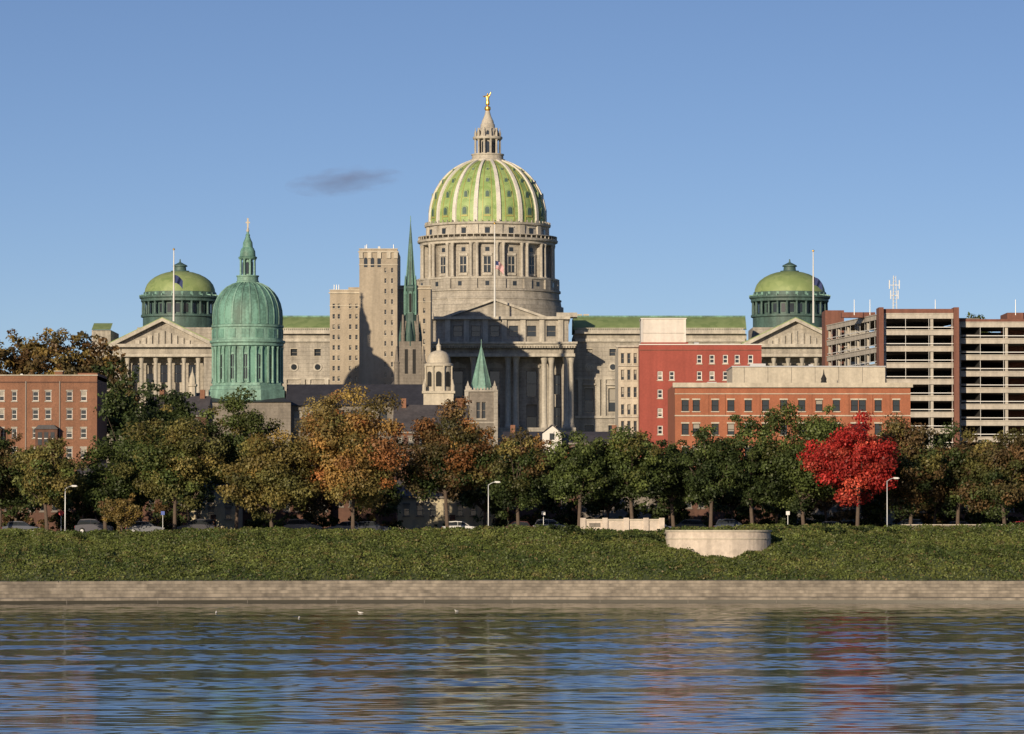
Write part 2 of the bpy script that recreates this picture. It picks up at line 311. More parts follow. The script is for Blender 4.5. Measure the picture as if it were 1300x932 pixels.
        for q in(L+6,Rr-6): st.box(x(q)-.9,x(q)+.9,d,d+4.01,z(530),z(453.05))
        st.box(x(L),x(Rr),d-.8,d+4.01,zb,z(530.1))
        st.prism([(x(L+3),z(436.9)),(x(Rr-3),z(436.9)),(x(c),z(408))],d+.3,d+35)
        for sg in(-1,1):
            tr.prism([(x(c+sg*68),z(436.8)),(x(c),z(404)),(x(c),z(408)),(x(c+sg*58),z(436.8))],d-1.4,d+35.5)
            rf.prism([(x(c+sg*69),z(436)),(x(c),z(402.8)),(x(c),z(404)),(x(c+sg*67.5),z(436.7))],d-1,d+36)
        for i in range(9):
            p=c-32+8*i; h=(1-abs(i-4)/5.5)*17; tr.box(x(p)-.45,x(p)+.45,d-.1,d+.29,z(436.7),z(436.7-h))
        d2=960; st.box(X(ea,d2),X(eb,d2),d2,d2+20,zb,Z(419,d2)); rf.add([(X(ea,d2),d2-.5,Z(418.9,d2)),(X(eb,d2),d2-.5,Z(418.9,d2)),(X(eb,d2),d2+5,Z(409,d2)),(X(ea,d2),d2+5,Z(409,d2))],[(0,1,2,3)])
        d=980; s=S(d); cx=X(dc,d); zz=lambda p:Z(p,980)
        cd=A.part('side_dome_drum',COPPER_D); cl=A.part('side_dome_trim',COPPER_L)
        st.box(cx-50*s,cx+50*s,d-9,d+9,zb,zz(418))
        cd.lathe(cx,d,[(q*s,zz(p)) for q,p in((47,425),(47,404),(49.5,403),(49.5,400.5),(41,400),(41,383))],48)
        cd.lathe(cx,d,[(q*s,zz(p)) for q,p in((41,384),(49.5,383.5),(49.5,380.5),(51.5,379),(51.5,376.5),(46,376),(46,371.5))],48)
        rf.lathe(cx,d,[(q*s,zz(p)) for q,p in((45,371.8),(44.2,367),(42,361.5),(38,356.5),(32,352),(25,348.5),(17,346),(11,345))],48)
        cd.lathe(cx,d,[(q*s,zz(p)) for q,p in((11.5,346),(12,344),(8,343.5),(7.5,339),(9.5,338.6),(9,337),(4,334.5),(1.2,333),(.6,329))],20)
        for i in range(24):
            a=2*pi*(i+.5)/24; cd.column(cx+47*s*cos(a),d+47*s*sin(a),1.5*s,zz(400.5),zz(383.5),8)
            A.part('side_dome_windows',GLASS).rbox(cx,d,2*pi*i/24,40*s,41.4*s,2.6*s,zz(398),zz(387))
            cl.rbox(cx,d,a,45*s,51.8*s,.5*s,zz(377.5),zz(375)); cl.rbox(cx,d,a,45*s,46.4*s,1.6*s,zz(375.5),zz(372.2))
    e=A.finish((X(619,975),975,19))
    me=bpy.data.meshes.new('statue'); d=975; zf=Z(134.8,d)
    H=Z(118,d)-zf
    P=[(0,0,.02,.15),(0,0,.22,.17),(0,0,.42,.135),(0,0,.56,.10),(0,0,.70,.135),(0,0,.80,.075),(0,0,.84,.05),(0,0,.90,.085),(0,0,.97,.065),
       (-.13,0,.77,.06),(-.24,-.05,.70,.05),(-.36,-.10,.76,.04),(.13,0,.77,.06),(.19,-.04,.90,.045),(.25,-.05,1.08,.035)]
    me.from_pydata([(a*H,b*H,c2*H) for a,b,c2,r in P],[(0,1),(1,2),(2,3),(3,4),(4,5),(5,6),(6,7),(7,8),(4,9),(9,10),(10,11),(4,12),(12,13),(13,14)],[])
    ob=bpy.data.objects.new('gilded_statue',me); SC.collection.objects.link(ob); ob.location=(0,0,zf-19); ob.parent=e
    ob.modifiers.new('Skin','SKIN')
    for i,p in enumerate(P): me.skin_vertices[0].data[i].radius=(p[3]*H,p[3]*H)
    me.skin_vertices[0].data[0].use_root=True
    sb=ob.modifiers.new('Sub','SUBSURF'); sb.levels=2; sb.render_levels=2; me.materials.append(GOLD)
capitol()
# ------------------------------------------------------------ cathedral
def cathedral():
    A=Asset('cathedral'); D=832; d=D; s=S(d); z=lambda p:Z(p,D); x=lambda p:X(p,D); cx=x(314); zb=gz(d)-1
    c=A.part('copper_dome',COPPER); l=A.part('copper_ribs',COPPER_L)
    prof=[(44,413),(44.3,404),(43.6,395),(41.5,386),(38,378),(33,371),(26.5,365),(19,361),(13,359)]
    c.lathe(cx,d,[(r*s,z(p)) for r,p in prof],64)
    for i in range(24):
        a=2*pi*(i+.5)/24; dd=np.array((cos(a),sin(a),0)); t=np.array((-sin(a),cos(a),0)); vs=[];fs=[]
        hw0=.08 if i%2 else .17
        for k,(r,p) in enumerate(prof):
            hw=hw0*(0.3+.7*r/44); b=np.array((cx,d,z(p)))+dd*(r*s); up=np.array((0,0,.1))
            for q in(b-t*hw,b-t*hw+dd*.1+up,b+t*hw+dd*.1+up,b+t*hw): vs.append(tuple(q))
        for k in range(len(prof)-1):
            for j in range(3): fs.append((k*4+j,k*4+j+1,k*4+5+j,k*4+4+j))
        l.add(vs,fs)
    c.lathe(cx,d,[(q*s,z(p)) for q,p in((42,489),(42,438))],64)
    l.lathe(cx,d,[(q*s,z(p)) for q,p in((42,441),(46,440),(46,437),(48,435.5),(48,433),(45,432.5),(44.6,417),(46,416),(46,413.5),(43,413))],64)
    l.lathe(cx,d,[(q*s,z(p)) for q,p in((54,560),(54,510),(52,509),(52,496),(50,495),(50,491),(47,490),(47,487),(42,486.5))],8,pi/8)
    for i in range(16):
        a=2*pi*i/16-pi/2; A.part('drum_windows',GLASS).rarch(cx,d,a,40*s,42.6*s,3.8*s,z(482),z(451)); l.rarch(cx,d,a,40*s,42.3*s,4.9*s,z(484),z(448.5))
        l.rbox(cx,d,a,42*s,42.8*s,.3*s,z(482),z(452)); l.rbox(cx,d,a,42*s,42.8*s,3.6*s,z(468),z(467))
        for t in(-.16,.16):
            b=a+pi/16+t*.7; l.column(cx+44*s*cos(b),d+44*s*sin(b),1.5*s,z(487),z(441),8)
        c.rbox(cx,d,a,44*s,45.2*s,5*s,z(430),z(419))
    l.lathe(cx,d,[(q*s,z(p)) for q,p in((14,361),(14.5,357),(13.5,356.5),(13.5,352),(14.5,351.5),(14.5,350),(6.5,349.5),(6.5,329))],24)
    for i in range(8):
        a=2*pi*(i+.5)/8; l.column(cx+9.5*s*cos(a),d+9.5*s*sin(a),1.3*s,z(350),z(329),8); A.part('drum_windows',GLASS).rarch(cx,d,2*pi*i/8,5*s,6.9*s,1.5*s,z(348),z(333))
    c.lathe(cx,d,[(q*s,z(p)) for q,p in((6,329.5),(11.5,329),(12,326.5),(10,325.5),(9.5,319),(7.5,315),(6.5,314),(6,308),(4,304),(2.6,300),(3,298.5),(1.6,296.5),(1.4,294))],20)
    w=A.part('cross',CREAM); w.lathe(cx,d,[(1.4*s,z(294.5)),(2.0*s,z(293)),(1.3*s,z(291)),(.9*s,z(289))],10); w.box(cx-.15,cx+.15,d-.12,d+.12,z(289.2),z(277)); w.box(cx-.4,cx+.4,d-.1,d+.1,z(283.5),z(281.6))
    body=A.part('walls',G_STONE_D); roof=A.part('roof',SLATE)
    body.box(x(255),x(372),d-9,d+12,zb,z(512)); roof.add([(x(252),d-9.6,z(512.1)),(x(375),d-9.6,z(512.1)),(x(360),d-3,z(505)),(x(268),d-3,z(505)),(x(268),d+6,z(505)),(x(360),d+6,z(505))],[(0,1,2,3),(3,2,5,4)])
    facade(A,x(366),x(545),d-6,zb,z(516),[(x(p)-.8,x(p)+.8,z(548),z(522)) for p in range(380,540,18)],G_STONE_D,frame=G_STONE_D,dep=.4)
    body.box(x(366),x(545),d-5,d+8,zb,z(516.1))
    roof.add([(x(364),d-6.8,z(516)),(x(547),d-6.8,z(516)),(x(547),d+1,Z(488,d+1)),(x(364),d+1,Z(488,d+1)),(x(364),d+9,z(516)),(x(547),d+9,z(516))],[(0,1,2,3),(3,2,5,4),(1,5,2),(0,3,4)])
    roof.add([(x(222),d-14,z(525)),(x(262),d-14,z(525)),(x(258),d-6,z(500)),(x(232),d-6,z(500)),],[(0,1,2,3)])
    t=A.part('turret',CREAM); t.lathe(x(248),d-8,[(5*s,z(530)),(5*s,z(493)),(6.4*s,z(492)),(6.4*s,z(490)),(4.6*s,z(489)),(4.4*s,z(483)),(3*s,z(479)),(1*s,z(474)),(.3*s,z(468))],8)
    d=760; s=S(d); z=lambda p:Z(p,760); cx=X(557,d); b=A.part('belfry',CREAM)
    b.box(cx-22*s,cx+22*s,d-22*s,d+22*s,zb-4,z(515)); b.box(cx-19*s,cx+19*s,d-19*s,d+19*s,z(515),z(500)); b.box(cx-21*s,cx+21*s,d-21*s,d+21*s,z(500),z(497))
    b.lathe(cx,d,[(q*s,z(p)) for q,p in((16.5,497.2),(16.5,466),(18.5,465),(18.5,462),(15,461),(14.8,456),(13,451),(10,447.5),(5,445.5),(3,445),(3,440),(3.6,439.5),(1,436),(.4,430))],16)
    for i in range(8):
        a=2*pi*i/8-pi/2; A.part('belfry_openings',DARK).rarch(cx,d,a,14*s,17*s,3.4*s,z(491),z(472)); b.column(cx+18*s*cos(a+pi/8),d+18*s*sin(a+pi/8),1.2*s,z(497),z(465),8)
    for q in(-1,1):
        for r in(-1,1): b.lathe(cx+q*18*s,d+r*18*s,[(2.6*s,z(497.1)),(2.6*s,z(490)),(1.6*s,z(488)),(.2*s,z(482))],8)
    A.finish((X(314,D),D,zb))
cathedral()
def steeple():
    A=Asset('stone_church_tower'); d=660; s=S(d); z=lambda p:Z(p,660); cx=X(611,d); zb=gz(d)-1; h=19*s
    R=[(cx-6*s,cx-1*s,z(532),z(511)),(cx+1*s,cx+6*s,z(532),z(511))]
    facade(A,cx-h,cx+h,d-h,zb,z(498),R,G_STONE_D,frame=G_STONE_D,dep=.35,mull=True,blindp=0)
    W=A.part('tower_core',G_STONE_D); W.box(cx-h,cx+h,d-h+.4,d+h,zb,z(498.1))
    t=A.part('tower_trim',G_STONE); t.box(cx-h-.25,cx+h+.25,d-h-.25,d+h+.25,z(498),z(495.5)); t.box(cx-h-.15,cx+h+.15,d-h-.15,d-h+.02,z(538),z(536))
    for q in(-1,1):
        for r in(-1,1): t.box(cx+q*17*s-.35,cx+q*17*s+.35,d+r*17*s-.35,d+r*17*s+.35,z(495.5),z(491)); t.lathe(cx+q*17*s,d+r*17*s,[(.33,z(491)),(.02,z(484))],4,pi/4); t.box(cx+q*18.5*s-.3,cx+q*18.5*s+.3,d+r*18.5*s-.3,d+r*18.5*s+.3,zb,z(498.2))
    for i in range(7):
        t.box(cx-14*s+i*4.2*s,cx-14*s+i*4.2*s+.25,d-h-.2,d-h+.05,z(495.4),z(493))
    c=A.part('copper_spire',COPPER_L); c.lathe(cx,d,[(14.5*s,z(495.4)),(12.5*s,z(488)),(6*s,z(462)),(.25*s,z(438))],8,pi/8); c.tube((cx,d,z(438.5)),(cx,d,z(431)),.05,.04)
    for i in range(8):
        a=pi/8+2*pi*i/8; A.part('spire_ridges',COPPER).tube((cx+13.2*s*cos(a),d+13.2*s*sin(a),z(490)),(cx,d,z(438)),.1,.05,5)
    A.finish((cx,d,zb))
steeple()
def gothic_spire():
    A=Asset('gothic_church_spire'); D=862; d=D; s=S(d); z=lambda p:Z(p,D); cx=X(521,d); zb=gz(d)-1
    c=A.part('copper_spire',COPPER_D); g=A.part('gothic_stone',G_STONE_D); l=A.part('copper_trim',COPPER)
    c.lathe(cx,d,[(q*s,z(p)) for q,p in((10,435),(8.6,405),(8,368),(9.2,366),(9,364),(6.2,362),(4.4,335),(2.4,306),(.3,281))],8,pi/8)
    l.tube((cx,d,z(282)),(cx,d,z(274)),.1,.06)
    for i in range(8):
        a=pi/8+2*pi*i/8; l.tube((cx+6.3*s*cos(a),d+6.3*s*sin(a),z(362)),(cx,d,z(282)),.13,.06,5)
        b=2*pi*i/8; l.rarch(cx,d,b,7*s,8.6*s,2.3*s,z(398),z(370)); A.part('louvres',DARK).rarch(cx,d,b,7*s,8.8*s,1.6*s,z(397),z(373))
    for i in range(4):
        a=pi/4+pi/2*i; x=cx+13*s*cos(a); y=d+13*s*sin(a)
        g.lathe(x,y,[(2.6*s,z(470)),(2.6*s,z(425)),(3.2*s,z(424)),(2.2*s,z(422)),(.2,z(400))],8); l.lathe(cx+9.5*s*cos(a),d+9.5*s*sin(a),[(1.5*s,z(400)),(1.5*s,z(368)),(.05,z(350))],6)
        g.tube((x,y,z(430)),(cx+8*s*cos(a),d+8*s*sin(a),z(408)),.3,.2,5)
        a2=pi/2*i; c.lathe(cx+12*s*cos(a2),d+12*s*sin(a2),[(2.8*s,z(440)),(2.8*s,z(428)),(.05,z(408))],4,0)
    g.box(cx-14*s,cx+14*s,d-14*s,d+14*s,zb,z(434))
    for q in(-1,1):
        g.lathe(cx+q*17*s,d-14*s,[(3.2*s,zb),(3.2*s,z(462)),(3.9*s,z(461)),(2.6*s,z(459)),(.1,z(440))],8)
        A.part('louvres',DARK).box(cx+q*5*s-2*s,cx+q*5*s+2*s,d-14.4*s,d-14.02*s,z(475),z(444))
    A.part('roof',SLATE).prism([(cx-38*s,z(500)),(cx+38*s,z(500)),(cx,z(462))],d+15*s,d+14); g.box(cx-36*s,cx+36*s,d+15.5*s,d+13.5,zb,z(500.1))
    A.finish((cx,d,zb))
gothic_spire()
def hotel():
    A=Asset('apartment_tower'); d=882; x=lambda p:X(p,882); z=lambda p:Z(p,882); zb=gz(d)-1
    tr=A.part('cornice',CREAM)
    def blk(a,b,t,y0,y1,cols,rows,w,h,mat,nm):
        R=wins(d,cols,rows,w,h); facade(A,x(a),x(b),y0,zb,z(t),R,mat,frame=GREYF,dep=.3,wp='walls_'+nm,blindp=.3,fw=.06)
        shell(A,x(a),x(b),y0,y1,zb,z(t),mat,wp='walls_'+nm)
        tr.box(x(a)-.25,x(b)+.25,y0-.3,y0+.3,z(t+4),z(t+2.4)); tr.box(x(a)-.1,x(b)+.1,y0-.12,y0-.004,z(t+20),z(t+19)); tr.box(x(a)-.1,x(b)+.1,y0-.12,y0+.4,z(t),z(t-1))
    blk(418,459.5,368,884,902,[423,429.5,444,452],[388+13.2*i for i in range(10)],3,6,BEIGE,'side')
    blk(457,505,318.5,877,902,[490,498.5],[345+13.2*i for i in range(12)],2.4,6,BEIGE,'tower')
    blk(505.3,546,362,886,902,[512,520,528,538],[380+13.2*i for i in range(10)],3,6,BEIGE,'right')
    for p in(465,473.5,482): A.part('head_windows',GLASS).rarch(x(p),877.0,-pi/2,-.02,.05,2.2*S(d),z(341),z(329))
    for p in (459,470,482,494,503): tr.box(x(p)-.4,x(p)+.4,876.7,876.98,z(330),z(322.6))
    mt=A.part('masts',METAL)
    for p in(464,466,500): mt.tube((x(p),879,z(320)),(x(p),879,z(310+random.random()*3)),.12,.08)
    mt.box(x(480),x(483),879.3,880.3,z(320),z(314))
    for p in(423,426,429): mt.tube((x(p),886,z(369)),(x(p),886,z(360)),.12,.08)
    A.part('stair_head',BEIGE).box(x(440),x(456),890,898,z(368)-.5,z(362))
    A.finish((x(480),882,zb))
hotel()
def left_brick():
    A=Asset('brick_apartment_house'); d=575; x=lambda p:X(p,d); z=lambda p:Z(p,d); zb=gz(d)-1
    R=wins(d,[-42,-20,2,18],[503,526,550,575,602],6.5,12)+wins(d,[45,61,88,106],[503,526,550,575,602],7.5,12)
    facade(A,x(-60),x(123),d,zb,z(477),R,BRICK_L,dep=.2,fw=.07,lintel=G_STONE,blindp=.4)
    shell(A,x(-60),x(123),d,d+14,zb,z(477),BRICK_L)
    t=A.part('cornice',CREAM); t.box(x(-60)-.1,x(123)+.1,d-.2,d+.3,z(477),z(475.8)); A.part('string_course',BRICK_D).box(x(-60),x(123),d-.1,d-.003,z(486),z(484.5))
    A.part('downpipes',GREYF).box(x(32),x(32)+.12,d-.13,d-.004,zb,z(484)); A.part('downpipes',GREYF).box(x(75),x(75)+.12,d-.13,d-.004,zb,z(484))
    b=A.part('bay_window',BRICK_D)
    for p in(60,-12):
        b.prism([(x(p-14),zb),(x(p+14),zb),(x(p+14),z(545)),(x(p-14),z(545))],d-1.3,d-.01); A.part('bay_roof',SLATE).prism([(x(p-15),z(545)),(x(p+15),z(545)),(x(p+10),z(540)),(x(p-10),z(540))],d-1.5,d-.02)
        for q in(-8,0,8): A.part('bay_panes',GLASS).box(x(p+q-2.5),x(p+q+2.5),d-1.34,d-1.302,z(565),z(549)); A.part('bay_frames',WHITE).box(x(p+q-2.5),x(p+q+2.5),d-1.37,d-1.341,z(557.5),z(556.5))
    A.part('chimney',BRICK_L).box(x(64),x(74),d+5,d+7,z(477)-.6,z(470)); A.part('chimney_cap',CREAM).box(x(63),x(75),d+4.8,d+7.2,z(470),z(469)); A.part('vents',METAL).box(x(20),x(23),d+5,d+5.5,z(478),z(473)); A.part('parapet_step',BRICK_L).box(x(98),x(123),d+.31,d+13.9,z(477)-.5,z(473.5))
    A.finish((x(60),d,zb))
left_brick()
def red_building():
    A=Asset('red_commercial_building'); d=650; x=lambda p:X(p,650); z=lambda p:Z(p,650); zb=gz(d)-1
    R=wins(d,[838,853,888,904,921,936,953],[456,477,500,524,546],6.5,11)
    R=[r for i,r in enumerate(R) if not(i<10 and i%5==0)]
    facade(A,x(812),x(967),d,zb,z(438),R,RED,dep=.2,fw=.12,blindp=.3)
    shell(A,x(812),x(967),d,d+22,zb,z(438),RED)
    A.part('coping',WHITE).box(x(812)-.1,x(967)+.1,d-.15,d+.3,z(438),z(436.8)); A.part('stringcourse',BROWN).box(x(812),x(967),d-.08,d-.003,z(445),z(444))
    A.part('penthouse',PANEL).box(x(816),x(873),d+6,d+14,z(438)-.6,Z(405,d+6)); A.part('penthouse_parapet',RED).box(x(814),x(874),d+.4,d+6,z(438)-.6,z(434.5)); A.part('penthouse_cap',WHITE).box(x(815),x(874),d+5.8,d+14.2,Z(405,d+6),Z(403.8,d+6))
    A.part('penthouse_trim',WHITE).box(x(816),x(817.5),d+5.85,d+5.99,z(434),Z(405,d+6)-.01); A.part('penthouse_trim',WHITE).box(x(871.5),x(873),d+5.85,d+5.99,z(434),Z(405,d+6)-.01); A.part('penthouse_joints',CONC_D).box(x(818),x(871),d+5.96,d+5.997,z(421),z(420.6))
    for p in (884,899,930): A.part('roof_units',METAL).box(x(p),x(p+6),d+7,d+9,z(438)-.6,z(432+random.random()*3))
    A.finish((x(890),d,zb))
    A=Asset('stone_office_building'); d=656; zz=lambda p:Z(p,656); xx=lambda p:X(p,656)
    facade(A,xx(785),xx(812.5),d,zb,zz(441),wins(d,[790.5,798.5,806.5],[455,476,498,520,541],4,13),CREAM,frame=G_STONE_D,dep=.3,fw=.07,lintel=CREAM,blindp=.2)
    shell(A,xx(785),xx(812.5),d,d+20,zb,zz(441),CREAM); t=A.part('cornice',G_STONE_L); t.box(xx(784)-.2,xx(812.2),d-.5,d+.4,zz(441),zz(438.5)); t.box(xx(784.5),xx(812.2),d-.25,d-.003,zz(465),zz(463.5)); t.box(xx(784.5),xx(812.2),d-.25,d-.003,zz(530),zz(528))
    A.finish((xx(798),d,zb))
red_building()
def orange_building():
    A=Asset('brick_office_building'); d=600; x=lambda p:X(p,d); z=lambda p:Z(p,d); zb=gz(d)-1
    cols=[870,884,908,928,950,972,995,1018,1040,1062,1085,1095,1115,1138]
    R=wins(d,cols,[515,545,575],9,14)
    facade(A,x(857),x(1156),d,zb,z(487),R,BRICK_O,frame=DARK,dep=.25,fw=.06,lintel=CREAM,blindp=.12)
    shell(A,x(857),x(1156),d,d+28,zb,z(487),BRICK_O)
    t=A.part('cornice',CREAM); t.box(x(856)-.2,x(1157)+.2,d-.45,d+.4,z(492),z(486)); t.box(x(856.5),x(1156.5),d-.12,d-.003,z(528.5),z(527)); t.box(x(856.5),x(1156.5),d-.1,d-.003,z(500.5),z(499.5))
    for p in(897,918,962,1028,1075,1105,1127): A.part('pilasters',BRICK_O).box(x(p)-.3,x(p)+.3,d-.1,d-.004,z(527),z(500.6))
    d2=608; A.part('setback_storey',CREAM).box(X(930,d2),X(1124,d2),d2,d2+16,z(487)-.6,Z(466,d2)); A.part('setback_cap',METAL).box(X(929,d2),X(1125,d2),d2-.2,d2+16.2,Z(466,d2),Z(464.6,d2))
    for p in range(945,1120,30): A.part('setback_joints',CONC_D).box(X(p,d2)-.03,X(p,d2)+.03,d2-.03,d2-.003,z(486),Z(466.5,d2))
    A.part('roof_units',METAL).box(X(955,d2),X(975,d2),d2+5,d2+8,Z(466,d2)-.1,Z(460,d2)); A.part('roof_units',METAL).box(X(900,d2),X(912,d2),d2+5,d2+8,z(487)-.6,z(481)); A.part('roof_units',METAL).box(X(1030,d2),X(1036,d2),d2+5,d2+6,Z(466,d2)-.1,Z(461,d2))
    A.part('roof_finial',DARK).lathe(X(1048,d),d+3,[(.5,z(488)),(.35,z(482)),(.4,z(480)),(.1,z(474)),(.03,z(468))],8)
    A.finish((x(1000),d,zb))
orange_building()
def garage():
    A=Asset('parking_garage'); zb=gz(700)-1; zt=Z(393,700)
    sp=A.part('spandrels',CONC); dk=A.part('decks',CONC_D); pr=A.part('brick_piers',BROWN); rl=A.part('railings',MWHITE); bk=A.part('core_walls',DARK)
    def run(p0,p1,top,nlev,step):
        p0=np.array(p0);p1=np.array(p1); u=(p1-p0); L=np.linalg.norm(u); u=u/L; n=np.array((u[1],-u[0]))
        def ob(m,a,b,o0,o1,z0,z1):
            P=[p0+u*a+n*o1,p0+u*b+n*o1,p0+u*b+n*o0,p0+u*a+n*o0]
            m.add([(*q,z0) for q in P]+[(*q,z1) for q in P],[(0,3,2,1),(4,5,6,7),(0,1,5,4),(1,2,6,5),(2,3,7,6),(3,0,4,7)])
        for i in range(nlev):
            zz=top-i*step
            ob(sp,0,L,-.25,0,zz-.85,zz); ob(dk,0,L,-16,-.26,zz-.85,zz-.65); ob(sp,0,L,-.1,.12,zz-.12,zz+.03)
            if i: ob(rl,0,L,-.15,-.08,zz+.35,zz+.47)
            k=0
            while k<L:
                ob(sp,k,k+.45,-.6,-.26,zz-step+.02,zz-.85); k+=7.5
            k=3.5
            while k<L: ob(rl,k,k+.06,-.14,-.09,zz-step,zz-.85); k+=3.7
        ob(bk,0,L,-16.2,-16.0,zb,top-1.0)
    a=(X(1122,700),700.0); b=(X(1211,700),700.0); step=2.62
    run(a,b,zt-.6,9,step); a2=(X(1050,742),742.0)
    run(a2,(a[0]-.3,a[1]+.2),zt-.613,9,step)
    c=(X(1217,702),702.0); e=(X(1420,702),702.0); run(c,e,Z(408,700),8,step)
    for p,w in((1118.5,3),(1214,3.2)): pr.box(X(p-w,700),X(p+w,700),698.8,704,zb,zt+.3)
    A.part('roof_band',BROWN).box(X(1074,704),X(1117,704),712,714,zt-.7,zt+.15); A.part('roof_band',BROWN).box(X(1121.6,700),X(1210.7,700),699.9,700.4,zt-.56,zt+.1)
    A.part('roof_band',BROWN).box(X(1217.3,702),X(1420,702),701.9,702.4,Z(408,700)+.04,Z(404.5,700))
    A.part('stair_tower',BROWN).box(X(1048,744),X(1072,744),744,752,zb,Z(394,744)); A.part('stair_tower',BROWN).box(X(1292,698),X(1330,698),712,722,zb,Z(397,712))
    for p in(1085,1105,1290,1188): A.part('roof_lamp_posts',METAL).tube((X(p,708),708,zt-.5),(X(p,708),708,zt+2),.07,.05)
    A.finish((X(1200,700),700,zb))
    A=Asset('radio_mast'); d=715; m=A.part('lattice',MWHITE); cx=X(1136,d); z0=zt-.7
    zz=lambda p:Z(p,d)
    for i in range(3):
        a=2*pi*i/3; m.tube((cx+.45*cos(a),d+.45*sin(a),z0),(cx+.25*cos(a),d+.25*sin(a),zz(350)),.07,.05,5)
    for k in range(12):
        h=z0+(zz(350)-z0)*k/12; m.tube((cx-.3,d,h),(cx+.3,d,h+.35),.04,.04,4)
    for p,w in((375,.6),(362,.8)):
        m.box(cx-w,cx+w,d-.04,d+.04,zz(p)-.05,zz(p)+.05)
        for q in(-1,1): m.box(cx+q*w-.08,cx+q*w+.08,d-.1,d+.1,zz(p)-.6,zz(p)+.8)
    A.finish((cx,d,z0))
garage()
FC={'flag_red':plain('flag_red',(.45,.03,.04),.8),'flag_white':plain('flag_white',(.7,.7,.7),.8),'flag_blue':plain('flag_blue',(.03,.045,.14),.8)}
def flagpole(px,pt,pb,d,us,fy):
    A=Asset('flagpole'); cx=X(px,d); m=A.part('pole',MWHITE); m.tube((cx,d,Z(pb,d)),(cx,d,Z(pt,d)),.22,.11,8); A.part('finial',GOLD).lathe(cx,d,[(.05,Z(pt,d)),(.25,Z(pt,d)+.15),(.25,Z(pt,d)+.35),(.03,Z(pt,d)+.5)],8)
    zt=Z(fy,d); W,H=(2.2,1.7); nx,nz=10,13
    def P(i,j):
        u=i/nx; return (cx+.15+u*W*.8, d+.35*sin(u*9+j*.2), zt-j/nz*H-u*u*1.3)
    for i in range(nx):
        for j in range(nz):
            k='flag_blue' if (not us or (i<4 and j<7)) else ('flag_red' if j%2==0 else 'flag_white')
            A.part(k,FC[k]).quad(P(i,j+1),P(i+1,j+1),P(i+1,j),P(i,j))
    A.finish((cx,d,Z(pb,d)))
flagpole(220,318,408,929.5,False,349); flagpole(628,285,403,930.5,True,331); flagpole(1033,320,410,929.5,False,352)
# ------------------------------------------------------------ minor houses
def house(name,d,a,b,t,mat,cols,rows,gable=None,w=8,h=14,roofm=SLATE_L,dep=10,frame=GREYF):
    A=Asset(name); x=lambda p:X(p,d); z=lambda p:Z(p,d); zb=gz(d)-.6
    facade(A,x(a),x(b),d,zb,z(t),wins(d,cols,rows,w,h),mat,frame=frame,dep=.18,fw=.08,lintel=G_STONE_D,blindp=.15)
    shell(A,x(a),x(b),d,d+dep,zb,z(t),mat,par=.01 if gable else .5)
    A.part('eaves',frame).box(x(a)-.1,x(b)+.1,d-.3,d-.003,z(t)-.25,z(t))
    if gable:
        g=Z(gable,d+dep/2); A.part('pitched_roof',roofm).add([(x(a)-.2,d-.4,z(t)+.01),(x(b)+.2,d-.4,z(t)+.01),(x(b)+.2,d+dep/2,g),(x(a)-.2,d+dep/2,g),(x(a)-.2,d+dep+.4,z(t)+.01),(x(b)+.2,d+dep+.4,z(t)+.01)],[(0,1,2,3),(3,2,5,4),(1,5,2),(0,3,4)])
        for p in (a+8,b-12): A.part('chimneys',BRICK_L).box(x(p),x(p+6),d+dep/2-1,d+dep/2+.4,z(t),g+.9)
    A.part('door',BRICK_D).box(x((a+b)/2-3.5),x((a+b)/2+3.5),d-.08,d-.005,zb,gz(d)+2.2)
    A.finish((x((a+b)/2),d,zb))
def rg(a,b,s):
    r=[];k=a
    while k<=b: r.append(k); k+=s
    return r
house('row_house',549,-60,96,606,BRICK_D,rg(-50,90,15),[622,642])
house('row_house',550,98,236,602,BRICK_D,rg(108,230,17),[617,640],gable=588)
house('stucco_house',540,240,302,618,YELLOW,[252,268,290],[632,652],gable=602)
house('row_house',550,306,420,604,BRICK_D,rg(316,412,16),[618,642],gable=588)
house('row_house',552,422,503,600,BRICK_D,rg(432,496,15),[612,636])
house('stucco_house',539,505,644,630,YELLOW,rg(516,636,17),[648],gable=610)
house('row_house',554,646,735,602,BRICK_D,rg(656,728,15),[616,638])
house('stone_house',552,737,862,606,G_STONE_D,rg(748,856,18),[618,642],gable=590)
house('row_house',553,864,985,600,BRICK_D,rg(874,980,16),[614,638])
house('stone_house',551,987,1136,606,G_STONE_D,rg(998,1130,17),[622,646],gable=592)
house('stone_house',552,1138,1400,600,BRICK_D,rg(1150,1390,19),[616,642])
house('slate_roofed_house',640,190,262,527,BRICK_D,rg(200,255,12),[540,560],gable=503,dep=14)
house('slate_roofed_house',625,500,592,548,BRICK_D,rg(508,588,14),[562,582],gable=514,dep=16)
house('slate_roofed_house',615,640,790,562,BRICK_D,rg(650,785,16),[575,595],gable=548,dep=12)
A=Asset('white_gable_house'); d=622; A.part('gable',WHITE).prism([(X(688,d),gz(d)-1),(X(712,d),gz(d)-1),(X(712,d),Z(552,d)),(X(700,d),Z(542,d)),(X(688,d),Z(552,d))],d-9.5,d-8)
A.part('gable_window',GLASS).box(X(697,d),X(703,d),d-9.56,d-9.51,Z(560,d),Z(552,d)); A.part('gable_roof',SLATE_L).prism([(X(686,d),Z(552.5,d)),(X(700,d),Z(540.6,d)),(X(714,d),Z(552.5,d)),(X(700,d),Z(541.8,d))],d-9.8,d-4); A.finish((X(700,d),d,gz(d)))
